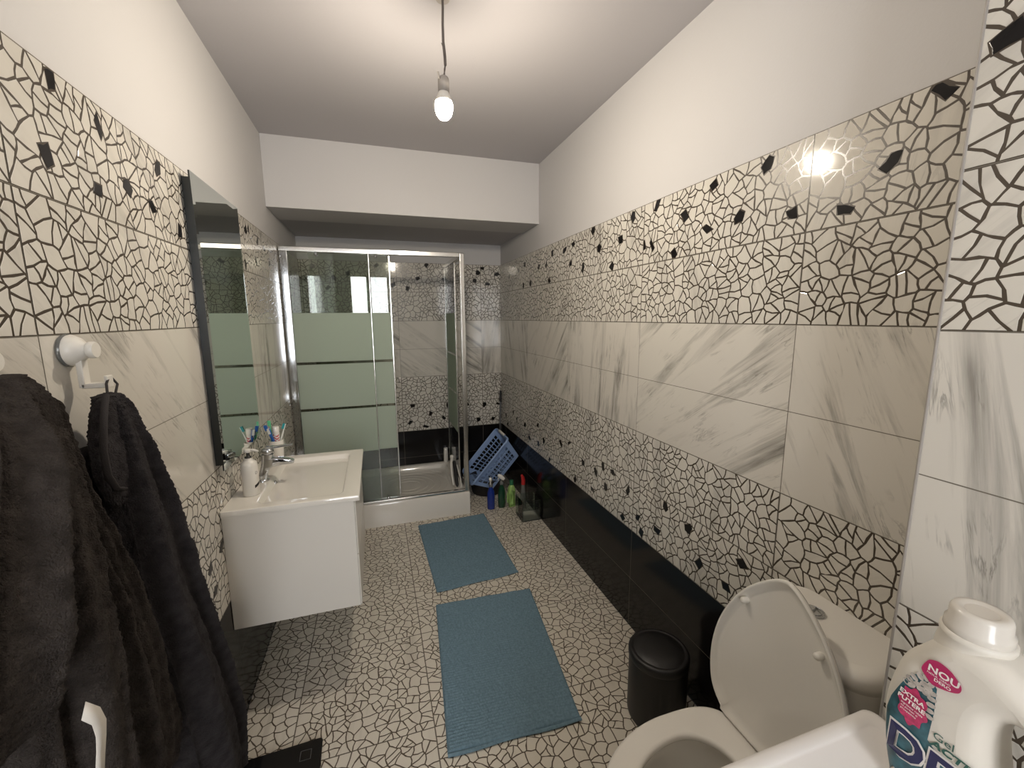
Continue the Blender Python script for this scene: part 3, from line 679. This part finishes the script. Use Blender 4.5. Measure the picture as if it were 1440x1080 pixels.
# ------------------------------------------------------------------ bath mats
def bathmat(c, label, seed):
    """c: four corners (far left, far right, near right, near left)"""
    c = [Vector((*p, 0)) for p in c]; cen = sum(c, Vector())/4
    t = thing('bath_mat', (cen.x,cen.y,0), label, 'bath mat', 'blue-grey chenille bath mats'); rnd = random.Random(seed)
    nu, nv = 120, 190; mb = MB(); vs = []
    for j in range(nv+1):
        for i in range(nu+1):
            u, v = i/nu, j/nv
            p = c[0].lerp(c[1],u).lerp(c[3].lerp(c[2],u), v)
            e = min(u, 1-u)*.5/.012; e2 = min(v, 1-v)*.8/.012; e = max(0, min(1, e, e2))
            edge = math.sqrt(max(0, 1-(1-e)**2))
            ph = v*.8/.0125*PI + .9*noise.noise(Vector((u*6,v*7,seed)))
            rowp = abs(math.sin(ph)); nub = abs(math.sin(u*.5/.0100*PI + 2.0*math.floor(ph/PI) + 1.5*noise.noise(Vector((u*9,v*9,seed+3)))))
            z = .003 + edge*(.006 + .0085*rowp*(.35+.65*nub) + .0022*noise.noise(Vector((p.x*160,p.y*160,seed))) + .0025*noise.noise(Vector((p.x*14,p.y*14,seed))))
            p = p + Vector((.002*noise.noise(Vector((0,v*9,seed)))*(1 if u in (0,1) else .3), .0025*noise.noise(Vector((u*7,3,seed))), z)); vs.append(p)
    fs = [(j*(nu+1)+i, (j+1)*(nu+1)+i, (j+1)*(nu+1)+i+1, j*(nu+1)+i+1) for j in range(nv) for i in range(nu)]
    mb.add(vs, fs, 0, True); link('pile', mb, ['mat_blue'], t)
    mb = MB(); cc = [p+Vector((0,0,.0015)) for p in c]; mb.add([p+Vector((0,0,-.001)) for p in cc]+[p+Vector((0,0,.002)) for p in cc], [(0,1,2,3),(7,6,5,4),(0,4,5,1),(1,5,6,2),(2,6,7,3),(3,7,4,0)])
    link('backing', mb, ['mat_blue'], t)
    mb = MB(); rows = [[c[3].lerp(c[2],k/30)+Vector((0,-.006-.003*math.sin(k*.35),.0055)) for k in range(31)]]
    mb.tube(rows[0], .0055, 8, sx=.8, sy=1.5); link('hem', mb, ['mat_blue'], t)
bathmat([(.225,2.996),(.735,3.03),(.745,2.233),(.251,2.198)], 'blue-grey chenille bath mat lying nearest the shower tray', 1)
bathmat([(.231,2.079),(.757,2.050),(.672,1.257),(.163,1.280)], 'blue-grey chenille bath mat lying nearest the toilet', 2)

# ------------------------------------------------------------------ bathroom scale
t = thing('bathroom_scale', (-.405,1.315,0), 'flat black glass bathroom scale on the floor below the towels', 'scale')
mb = MB(); sv = rrect(-.15,.15,-.15,.15,.012,4); Ms = Matrix.Rotation(math.radians(2),3,'Z'); C_ = Vector((-.405,1.312,0))
mb.loft([[Ms @ Vector((x,y,z))+C_ for x,y in sv] for z in (.016,.024)], 0, False); link('glass_top', mb, ['blackglass'], t, bevel=.001, seg=2)
for a in (-1,1):
    for b in (-1,1):
        mb = MB(); mb.lathe([(.02,.0005),(.02,.0155)], C_+Vector((a*.11,b*.11,0)), seg=20); link('foot', mb, ['rubber'], t)
        mb = MB(); q = Ms @ Vector((a*.098,b*.10,0))+C_
        for dx, dy, sx_, sy_ in ((0,.018,.036,.002),(0,-.018,.036,.002),(.017,0,.002,.036),(-.017,0,.002,.036)): mb.box((q.x+dx,q.y+dy,.0243),(sx_,sy_,.0006))
        link('electrode', mb, ['pole'], t)

# ------------------------------------------------------------------ bin
t = thing('waste_bin', (.962,1.192,0), 'round black lidded waste bin between the black tiled wall and the toilet', 'bin')
mb = MB(); mb.lathe([(.100,.0005),(.106,.006),(.108,.02),(.108,.245)], (.962,1.192,0), seg=56); link('bin_body', mb, ['blackp'], t)
mb = MB(); mb.lathe([(.109,.246),(.111,.250),(.111,.268),(.107,.276),(.096,.279),(.093,.275),(.090,.278),(.05,.283),(.003,.284)], (.962,1.192,0), seg=56); link('bin_lid', mb, ['blackp'], t)

# ------------------------------------------------------------------ toilet
TY = .672
def egg(lb, lf, hw, n=64, sq=2.6):
    """outline: back (x>0) squarish reach lb, front (x<0) elliptical reach lf, half width hw"""
    out = []
    for k in range(n):
        a = 2*PI*k/n; c, s = math.cos(a), math.sin(a)
        if c >= 0: ee = 2/sq; out.append((lb*abs(c)**ee, hw*math.copysign(abs(s)**ee, s)))
        else: out.append((lf*c, hw*s*(1-.04*abs(c))))
    return out
t = thing('toilet', (.78,TY,0), 'white ceramic toilet with its lid up against the right wall', 'toilet')
ec = (.70, TY)
def er(pts, z, dx=0): return [Vector((ec[0]+dx+x, ec[1]+y, z)) for x, y in pts]
mb = MB()
outer = [er(egg(.22,.13,.105),.0005,.06), er(egg(.22,.14,.110),.02,.06), er(egg(.22,.15,.105),.10,.055), er(egg(.22,.17,.120),.20,.04), er(egg(.22,.215,.155),.30,.02), er(egg(.215,.25,.176),.36,.0), er(egg(.21,.258,.181),.39,.0), er(egg(.207,.254,.178),.398,.0),
         er(egg(.15,.20,.128),.399), er(egg(.145,.195,.122),.390), er(egg(.14,.195,.125),.36), er(egg(.12,.17,.112),.30), er(egg(.08,.12,.085),.24), er(egg(.05,.07,.05),.20)]
mb.loft(outer, 0, True, True, True); link('bowl', mb, ['ceramic'], t)
mb = MB(); mb.lathe([(.078,0),(.001,.0003)], (ec[0]-.02,ec[1],.236), seg=32, sx=1.3); link('water', mb, ['acryl'], t)
mb = MB(); mb.box((1.02,TY,.20),(.20,.20,.40)); link('bowl_back', mb, ['ceramic'], t, bevel=.03, seg=5)
# seat ring
so = egg(.203,.262,.182, 96, 3.6); si = egg(.105,.180,.112, 60, 2.2)
vs, fs = curve_mesh([so, si], .001, .0095, 4); mb = MB(); mb.add([Vector((ec[0]+v.x, ec[1]+v.y, .4105+v.z)) for v in vs], fs, 0, True); link('seat', mb, ['ceramic'], t)
# hinge blocks
for s_ in (-1,1):
    mb = MB(); mb.tube([(.888,TY+s_*.055,.420),(.888,TY+s_*.105,.420)], .012, 14); mb.box((.893,TY+s_*.08,.408),(.03,.045,.018)); link('hinge', mb, ['ceramic'], t)
# lid (local: x from hinge 0 to tip, y width, z inner side up)
LIDL = .482
LP = [(0,.108),(.012,.130),(.035,.158),(.065,.176),(.115,.187),(.168,.189),(.225,.181),(.275,.166),(.33,.141),(.383,.106),(.425,.066),(.452,.032),(.462,.012)]
def eggl(s, dz):
    pts = [(x, w_) for x, w_ in LP]+[(.4645, 0)]+[(x, -w_) for x, w_ in LP[::-1]]
    return [Vector((.225+(x-.225)*s, y*s, dz)) for x, y in bez0(pts, 3)]
def bez0(pts, n):
    out = []; m = len(pts)
    for i in range(m):
        p0, p1, p2, p3 = (pts[(i+k-1) % m] for k in range(4))
        if i == m-1: out.append(p1); continue
        for k in range(n):
            q = k/n; out.append(tuple(.5*((2*p1[d])+(-p0[d]+p2[d])*q+(2*p0[d]-5*p1[d]+4*p2[d]-p3[d])*q*q+(-p0[d]+3*p1[d]-3*p2[d]+p3[d])*q**3) for d in (0,1)))
    return out
rings = [eggl(.90,-.020), eggl(.975,-.016), eggl(1.0,-.006), eggl(1.0,.0), eggl(.985,.0025), eggl(.962,.0005), eggl(.935,-.007), eggl(.86,-.010), eggl(.5,-.012)]
th = math.atan2(.47, .050); ca, sa = math.cos(th), math.sin(th)
def lidp(v): return Vector((.872 + v.x*ca - v.z*sa, TY+.008+v.y+v.x*.02, .426 + v.x*sa + v.z*ca))
# inner side must face the front (-x): +local z -> (-sa, ca) i.e. towards -x
mb = MB(); mb.loft([[lidp(v) for v in r] for r in rings], 0, True); link('lid', mb, ['ceramic'], t)
for (lx, ly) in ((.345,.107),(.345,-.095)):
    mb = MB(); Mb = Matrix(((ca,0,-sa),(0,1,0),(sa,0,ca))); mb.lathe([(.008,-.012),(.009,-.008),(.0085,.004),(.006,.008),(.002,.009)], lidp(Vector((lx,ly,0))), M=Mb, seg=20); link('bumper', mb, ['plastic_w'], t)
# cistern
cx0, cx1, cy0, cy1 = .935, XR-.002, .508, .838
mb = MB(); rr_ = lambda e, z, r: [Vector((x,y,z)) for x,y in rrect(cx0+e, cx1, cy0+e, cy1-e, r, 8)]
mb.loft([rr_(.030,.40,.04), rr_(.02,.45,.05), rr_(.010,.70,.06), rr_(.010,.712,.06)]); link('cistern', mb, ['ceramic'], t)
mb = MB(); mb.loft([rr_(.012,.714,.06), rr_(.0,.718,.065), rr_(.0,.742,.065), rr_(.002,.750,.063), rr_(.008,.757,.06), rr_(.016,.760,.055), rr_(.03,.762,.045)]); link('cistern_lid', mb, ['ceramic'], t)
mb = MB(); mb.lathe([(.026,0),(.026,.004),(.022,.006),(.021,.004)], (1.047,.707,.7625), seg=32, cap1=True); link('button_ring', mb, ['chrome'], t, label='chrome flush button ring')
mb = MB()
for s_ in (-1,1):
    pts = [(1.047+.019*math.cos(a)*1.0, .707+s_*(.0015+.018*math.sin(a))) for a in [PI*k/16 for k in range(17)]]
    if s_ < 0: pts = pts[::-1]
    mb.loft([[Vector((x,y,z)) for x,y in pts] for z in (.766,.7685)], 0, False)
link('flush_button', mb, ['chrome'], t, label='split chrome flush button')

# ------------------------------------------------------------------ washing machine
wx0, wx1, wy0, wy1, wz = .195, .790, -.17, .425, .85
t = thing('washing_machine', ((wx0+wx1)/2,(wy0+wy1)/2,0), 'white washing machine whose top fills the near right corner', 'washing machine')
mb = MB(); mb.box(((wx0+wx1)/2,(wy0+wy1)/2,.415),(wx1-wx0-.012,wy1-wy0-.012,.80)); link('cabinet', mb, ['appliance'], t, bevel=.012)
mb = MB()
R4 = lambda e, z, r=.018: [Vector((x,y,z)) for x,y in rrect(wx0+e,wx1-e,wy0+e,wy1-e,r,6)]
mb.loft([R4(.003,.817), R4(0,.820), R4(0,.842), R4(.004,.8485), R4(.010,.850), R4(.023,.850), R4(.026,.8475,.014), R4(.029,.8455,.012), R4(.20,.8452,.01)]); link('top_panel', mb, ['appliance'], t)
mb = MB(); mb.lathe([(.17,0),(.17,.012),(.15,.020),(.13,.014),(.12,.004)], (wx0+.006,(wy0+wy1)/2,.42), M=Matrix.Rotation(-PI/2,3,'Y'), seg=40); link('door_ring', mb, ['alu'], t)
mb = MB(); mb.lathe([(.119,.003),(.10,.010),(.003,.016)], (wx0+.006,(wy0+wy1)/2,.42), M=Matrix.Rotation(-PI/2,3,'Y'), seg=40); link('door_glass', mb, ['blackglass'], t)
mb = MB(); mb.box((wx0+.004,(wy0+wy1)/2,.75),(.012,.5,.09)); link('control_panel', mb, ['plastic_w'], t, bevel=.004)
mb = MB(); mb.lathe([(.028,0),(.026,.02),(.024,.022)], (wx0-.002,.2,.75), M=Matrix.Rotation(-PI/2,3,'Y'), seg=28); link('programme_dial', mb, ['plastic_w'], t)

# ------------------------------------------------------------------ detergent bottle (wide side faces the room, -x)
bxc, byc, bz0 = .722, .256, .8505
t = thing('detergent_bottle', (bxc,byc,bz0), 'large white laundry detergent bottle with teal label on the washing machine', 'bottle')
def bez(pts, n=5):     # closed Catmull-Rom
    out = []; m = len(pts)
    for i in range(m):
        p0, p1, p2, p3 = (pts[(i+k-1) % m] for k in range(4))
        for k in range(n):
            s = k/n; out.append(tuple(.5*((2*p1[d])+(-p0[d]+p2[d])*s+(2*p0[d]-5*p1[d]+4*p2[d]-p3[d])*s*s+(-p0[d]+3*p1[d]-3*p2[d]+p3[d])*s**3) for d in (0,1)))
    return out
outl = bez([(-.078,.004),(-.02,.001),(.05,.001),(.084,.005),(.092,.05),(.094,.12),(.088,.18),(.062,.222),(.030,.248),(-.002,.262),(-.034,.262),(-.052,.248),(-.070,.222),(-.086,.195),(-.096,.15),(-.099,.11),(-.094,.06),(-.086,.02)])
hole = bez([(.014,.170),(.022,.188),(.036,.193),(.052,.180),(.060,.150),(.062,.11),(.056,.075),(.042,.062),(.026,.075),(.018,.11),(.013,.14)])
vs, fs = curve_mesh([outl, hole], .014, .026, 6, offset=-.026)
mb = MB(); mb.add([Vector((bxc - v.z*1.0, byc - v.x, bz0 + v.y)) for v in vs], fs, 0, True); link('bottle_body', mb, ['bottle'], t)
ncx = byc+.026
mb = MB(); mb.lathe([(.038,.240),(.036,.252),(.034,.260),(.0355,.262),(.0355,.268),(.032,.270)], (bxc,ncx,bz0), seg=40); link('neck', mb, ['bottle'], t)
mb = MB(); mb.lathe([(.031,.268),(.033,.270),(.0325,.279),(.0295,.283),(.029,.296),(.0265,.301),(.020,.3015),(.016,.299)], (bxc,ncx,bz0), seg=40); link('cap', mb, ['cap_t'], t)
xf = bxc-.0402     # front face
left_edge = [(0,.086),(.02,.087),(.06,.094),(.11,.099),(.15,.0965),(.195,.086),(.222,.070),(.248,.052),(.27,.05)]
def interp(t, z):
    for (z0, a), (z1, b) in zip(t, t[1:]):
        if z <= z1: return a+(b-a)*max(0, (z-z0))/(z1-z0)
    return t[-1][1]
def bend(y, z, h):          # follow the rounded left side of the bottle
    d = byc+interp(left_edge, z)-y; r_ = .026
    dx = 0 if d >= r_ else r_-math.sqrt(max(0, r_*r_-(r_-max(d, .001))**2))
    return Vector((xf-h+dx, y, bz0+z))
def face(poly2, mat, h, name, **k):
    vs, fs = curve_mesh([poly2], .00008, 0, 0); mb = MB()
    mb.add([bend(v.x, v.y, h+v.z) for v in vs], fs); return link(name, mb, [mat], t, **k)
lft = [(.008,.330),(.02,.331),(.0455,.341),(.0735,.346),(.1035,.347),(.1305,.342),(.1595,.332),(.178,.325),(.190,.316),(.196,.306)]
rgt = [(.008,.19),(.06,.185),(.070,.20),(.085,.255),(.100,.285),(.108,.2945),(.15,.2925),(.188,.2935),(.196,.304)]
mb = MB(); vs = []; NR, NC = 60, 24
for j in range(NR+1):
    z = .008+(.196-.008)*j/NR; yl, yr = interp(lft, z), interp(rgt, z)
    for i in range(NC+1): vs.append(bend(yl+(yr-yl)*(i/NC)**1.6, z, .0004))
mb.add(vs, [(j*(NC+1)+i, j*(NC+1)+i+1, (j+1)*(NC+1)+i+1, (j+1)*(NC+1)+i) for j in range(NR) for i in range(NC)], 0, True)
link('teal_label', mb, ['teal'], t, label='teal label')
def ell(cy_, cz_, ra, rb, a0, n=20): return [(cy_+ra*math.cos(a)*math.cos(a0)-rb*math.sin(a)*math.sin(a0), cz_+ra*math.cos(a)*math.sin(a0)+rb*math.sin(a)*math.cos(a0)) for a in [2*PI*q/n for q in range(n)]]
brd = [(.3255,.1690,.3),(.3225,.1765,.5),(.3180,.1835,.7),(.3140,.1760,2.4),(.3120,.1900,.9),(.3070,.1830,2.3),(.3060,.1935,1.2),(.3020,.1800,2.6),(.2995,.1880,2.0),(.2970,.1770,2.7),(.2965,.1690,2.9),(.3090,.1735,2.5),(.2965,.1600,2.9),(.2970,.1510,3.0),(.3025,.1725,2.6),(.3190,.1700,2.4),(.2965,.1425,.1)]
for k, (cy_, cz_, a0) in enumerate(brd):
    face(ell(cy_, cz_, .0052, .0034, a0), 'rope', .0006+.00006*k, 'braid_strand')
fl = [(.3145+(.0170+.0022*math.sin(a*8))*math.cos(a)*.95, .1395+(.0275+.0025*math.sin(a*8+1))*math.sin(a)) for a in [2*PI*q/72 for q in range(72)]]
face(fl, 'flower', .0018, 'pink_flower')
badge = bez([(.3115,.2045),(.3065,.2195),(.301,.2245),(.294,.2265),(.283,.2235),(.274,.2155),(.2705,.2085),(.273,.2005),(.284,.1940),(.298,.1905),(.306,.1965)], 4)
face(badge, 'magenta', .0021, 'badge', label='magenta badge')
def ftext(s, size, y, z, mat, h, name, rot=0, offset=0, bold=1.0, shear=0):
    vs, fs = text_mesh(s, size, .00008, offset, shear, bold); c, s_ = math.cos(rot), math.sin(rot); mb = MB()
    mb.add([bend(y-(v.x*c-v.y*s_), z+(v.x*s_+v.y*c), h+v.z) for v in vs], fs); return link(name, mb, [mat], t)
ftext('NOU', .0128, .3055, .2080, 'white_i', .0024, 'badge_lettering', -.05, .0003, 1.12)
ftext('NOUL DERO', .0036, .3055, .2035, 'white_i', .0024, 'badge_lettering', -.03, 0, 1.2)
ftext('DERO', .0058, .2975, .1975, 'white_i', .0024, 'badge_lettering', -.03, .0001, 1.15)
ftext('EXTRA', .0086, .3300, .1535, 'white_i', .0042, 'label_lettering', -.10, .0002, 1.08)
ftext('PUTERE', .0086, .3315, .1445, 'white_i', .0042, 'label_lettering', -.10, .0002, 1.08)
for k, s_ in enumerate(('ingrijeste rufele', 'cu parfum si', 'prospetime')): ftext(s_, .0040, .3265, .1380-.0046*k, 'white_i', .0038, 'label_lettering', -.10, 0)
ftext('DERO', .062, .3405, .056, 'white_i', .0022, 'brand_outline', 0, .0042, 1.0, .05)
ftext('DERO', .062, .3405, .056, 'navy', .0030, 'brand_lettering', 0, .0016, 1.0, .05)
ftext('Gel', .0145, .2900, .1180, 'greenink', .0012, 'product_lettering', 0, 0, 1.1)
ftext('ACTIV', .0135, .2915, .1055, 'greenink', .0012, 'product_lettering', 0, .0005, 1.25, .2)

# ------------------------------------------------------------------ towels and hooks
def towel_hook(y, label):
    z = 1.470; x = XL
    t = thing('suction_hook', (x,y,z), label, 'hook', 'white suction hooks on the left wall'); Mq = Matrix.Rotation(PI/2,3,'Y')
    mb = MB(); mb.lathe([(.031,.001),(.032,.004),(.024,.010)], (x,y,z), M=Mq, seg=36); link('suction_cup', mb, ['clearp'], t, label='clear grey suction cup')
    mb = MB(); mb.lathe([(.029,.006),(.030,.010),(.024,.022),(.013,.032),(.011,.036)], (x,y,z), M=Mq, seg=36); link('housing', mb, ['plastic_w'], t)
    mb = MB(); mb.lathe([(.0145,.034),(.016,.036),(.016,.044),(.0145,.046)], (x,y,z), M=Mq, seg=32); link('knob', mb, ['plastic_w'], t)
    mb = MB(); mb.box((x+.020,y,z-.045),(.010,.020,.056)); mb.box((x+.038,y,z-.069),(.040,.020,.010)); mb.box((x+.058,y,z-.062),(.006,.020,.024)); link('hook_arm', mb, ['plastic_w'], t, bevel=.002)
towel_hook(1.025, 'white suction hook holding the smaller dark towel')
towel_hook(.795, 'white suction hook at the left edge holding the large dark towel')
def lobe(rows, seed, nz=90, na=150, folds=3, famp=.16, tilt=0, rough=.0036):
    """rows: (z, x centre, y centre, half width along y, half thickness along x), top to bottom"""
    rings = []
    for i in range(nz+1):
        u = i/nz*(len(rows)-1); k = min(int(u), len(rows)-2); f = u-k
        def cr(d):
            p0 = rows[max(k-1,0)][d]; p1 = rows[k][d]; p2 = rows[k+1][d]; p3 = rows[min(k+2,len(rows)-1)][d]
            return .5*((2*p1)+(-p0+p2)*f+(2*p0-5*p1+4*p2-p3)*f*f+(-p0+3*p1-3*p2+p3)*f**3)
        z, x, y, hw, ht = (cr(d) for d in range(5)); hw = max(hw,.002); ht = max(ht,.002); r_ = []
        en_ = min(1, (i+.6)/3, (nz-i+.6)/3); 
        for q in range(na):
            a = 2*PI*q/na; c, s = math.cos(a), math.sin(a)
            g = 1+famp*(math.sin(folds*a+seed*1.7+z*1.3)+.45*math.sin((folds*2+1)*a+seed+z*2))*(.4+.6*min(1,hw/.07))
            px = ht*math.copysign(abs(c)**.8, c)*g*en_; py = hw*math.copysign(abs(s)**.8, s)*(1+famp*.25*math.sin(folds*a+seed))*(.75+.25*en_)
            p = Vector((x+px+tilt*py, y+py, z)); n = Vector((c*.9, s*.9, 0))
            d = rough*1.0*noise.noise(p*250)+rough*.55*noise.noise(p*100)+.006*noise.noise(p*16+Vector((seed,0,0)))
            p = p+n*d+Vector((0,0,.004*noise.noise(Vector((p.y*25,p.x*25,seed)))))
            p.x = max(p.x, XL+.002+abs(d)*.3); r_.append(p)
        rings.append(r_)
    mb = MB(); mb.loft(rings, 0, True); return mb
t = thing('bath_towel', (-.48,1.03,1.38), 'dark charcoal towel hanging by its loop from the right-hand suction hook', 'towel', 'charcoal towels on suction hooks')
mb = lobe([(1.388,-.492,.985,.022,.016),(1.36,-.487,.987,.034,.022),(1.28,-.480,.985,.055,.034),(1.12,-.475,1.000,.085,.044),(.94,-.470,1.020,.098,.050),(.78,-.462,1.050,.105,.052),(.60,-.455,1.075,.125,.054),(.42,-.455,1.105,.140,.054),(.26,-.46,1.105,.140,.05)], 5, nz=300, folds=5, famp=.30)
m2 = lobe([(1.384,-.505,1.010,.018,.013),(1.34,-.505,1.030,.032,.022),(1.25,-.505,1.065,.055,.028),(1.14,-.505,1.105,.074,.030),(1.07,-.505,1.095,.062,.030),(1.00,-.505,1.080,.030,.020),(.96,-.505,1.07,.010,.01)], 9, nz=80, folds=2)
mb.add(m2.v, m2.f, 0, True)
m3 = lobe([(1.386,-.480,.960,.016,.012),(1.35,-.475,.935,.030,.012),(1.29,-.468,.920,.044,.014),(1.23,-.465,.915,.036,.014),(1.19,-.465,.920,.018,.01)], 2, nz=50, folds=2, famp=.1)
mb.add(m3.v, m3.f, 0, True)
m4 = lobe([(1.30,-.515,.93,.03,.02),(1.20,-.515,.91,.06,.03),(1.0,-.51,.90,.09,.035),(.7,-.505,.92,.10,.04),(.4,-.50,.95,.10,.04)], 6, nz=80, folds=3)
mb.add(m4.v, m4.f, 0, True)
link('cloth', mb, ['towel2'], t)
mb = MB(); mb.tube([(-.472,.945,1.392),(-.460,.905,1.358),(-.455,.880,1.305),(-.452,.876,1.262),(-.450,.890,1.232),(-.450,.912,1.222)], .0030, 8, sx=1, sy=1.8); link('hem', mb, ['hem'], t, label='flat woven hem')
mb = MB(); mb.tube([(-.492,.990,1.380),(-.500,1.008,1.405),(-.503,1.022,1.413),(-.503,1.036,1.412),(-.498,1.040,1.400),(-.492,1.012,1.378)], .0022, 8); link('hanging_loop', mb, ['hem'], t)
t = thing('bath_towel', (-.46,.76,1.45), 'large dark charcoal towel with a white care label, nearest the camera', 'towel', 'charcoal towels on suction hooks')
A_ = lobe([(1.452,-.465,.700,.030,.022),(1.42,-.440,.650,.060,.034),(1.37,-.410,.595,.085,.045),(1.30,-.390,.540,.095,.048),(1.23,-.378,.500,.103,.050),(1.17,-.374,.480,.106,.046),(1.14,-.374,.475,.100,.040),(1.125,-.374,.470,.085,.03)], 3, nz=170, folds=6, famp=.20, tilt=-.12)
M1 = lobe([(1.456,-.470,.715,.030,.022),(1.42,-.448,.690,.045,.034),(1.32,-.425,.640,.065,.048),(1.15,-.415,.620,.078,.052),(1.0,-.412,.610,.082,.052),(.86,-.412,.600,.082,.05),(.75,-.412,.590,.08,.05)], 7, nz=220, folds=5, famp=.3)
B_ = lobe([(1.450,-.475,.725,.030,.022),(1.40,-.460,.722,.045,.034),(1.27,-.445,.715,.055,.042),(1.09,-.440,.755,.074,.046),(.92,-.436,.765,.088,.048),(.78,-.435,.765,.092,.046),(.72,-.435,.755,.085,.04),(.68,-.435,.74,.06,.03)], 1, nz=220, folds=5, famp=.28)
C1 = lobe([(1.440,-.490,.740,.026,.020),(1.36,-.485,.762,.042,.028),(1.25,-.483,.795,.050,.032),(1.10,-.480,.835,.054,.034),(.94,-.478,.880,.060,.034),(.80,-.476,.915,.060,.032),(.67,-.475,.945,.056,.028),(.60,-.475,.935,.035,.02)], 4, nz=220, folds=4, famp=.3)
mb = MB()
for q in (A_, M1, B_, C1): mb.add(q.v, q.f, 0, True)
link('cloth', mb, ['towel'], t)
mb = MB(); mb.tube([(-.478,.745,1.440),(-.495,.775,1.418),(-.503,.792,1.412),(-.503,.802,1.414),(-.488,.762,1.445)], .0024, 8); link('hanging_loop', mb, ['hem'], t)
# care label: a bent ribbon
mb = MB(); n = 14; vs = []
pth = [((.551,1.073),(.562,1.087)),((.560,1.056),(.577,1.064)),((.563,1.036),(.584,1.040)),((.565,1.015),(.585,1.018)),((.564,.995),(.582,.994)),((.560,.975),(.573,.972))]
for k, (p_, q_) in enumerate(pth):
    dx_ = .003*math.sin(k*1.1); sc_ = .87; vs.append((-.300+dx_, p_[0]*sc_, 1.527-(1.527-p_[1])*sc_)); vs.append((-.300+dx_, q_[0]*sc_, 1.527-(1.527-q_[1])*sc_))
mb.add(vs, [(2*k,2*k+2,2*k+3,2*k+1) for k in range(len(pth)-1)], 0, True)
o = link('care_label', mb, ['label_w'], t, label='white care label'); s_ = o.modifiers.new('solid','SOLIDIFY'); s_.thickness = .0006
for o in sc.objects:
    if '_o' in o: del o['_o']
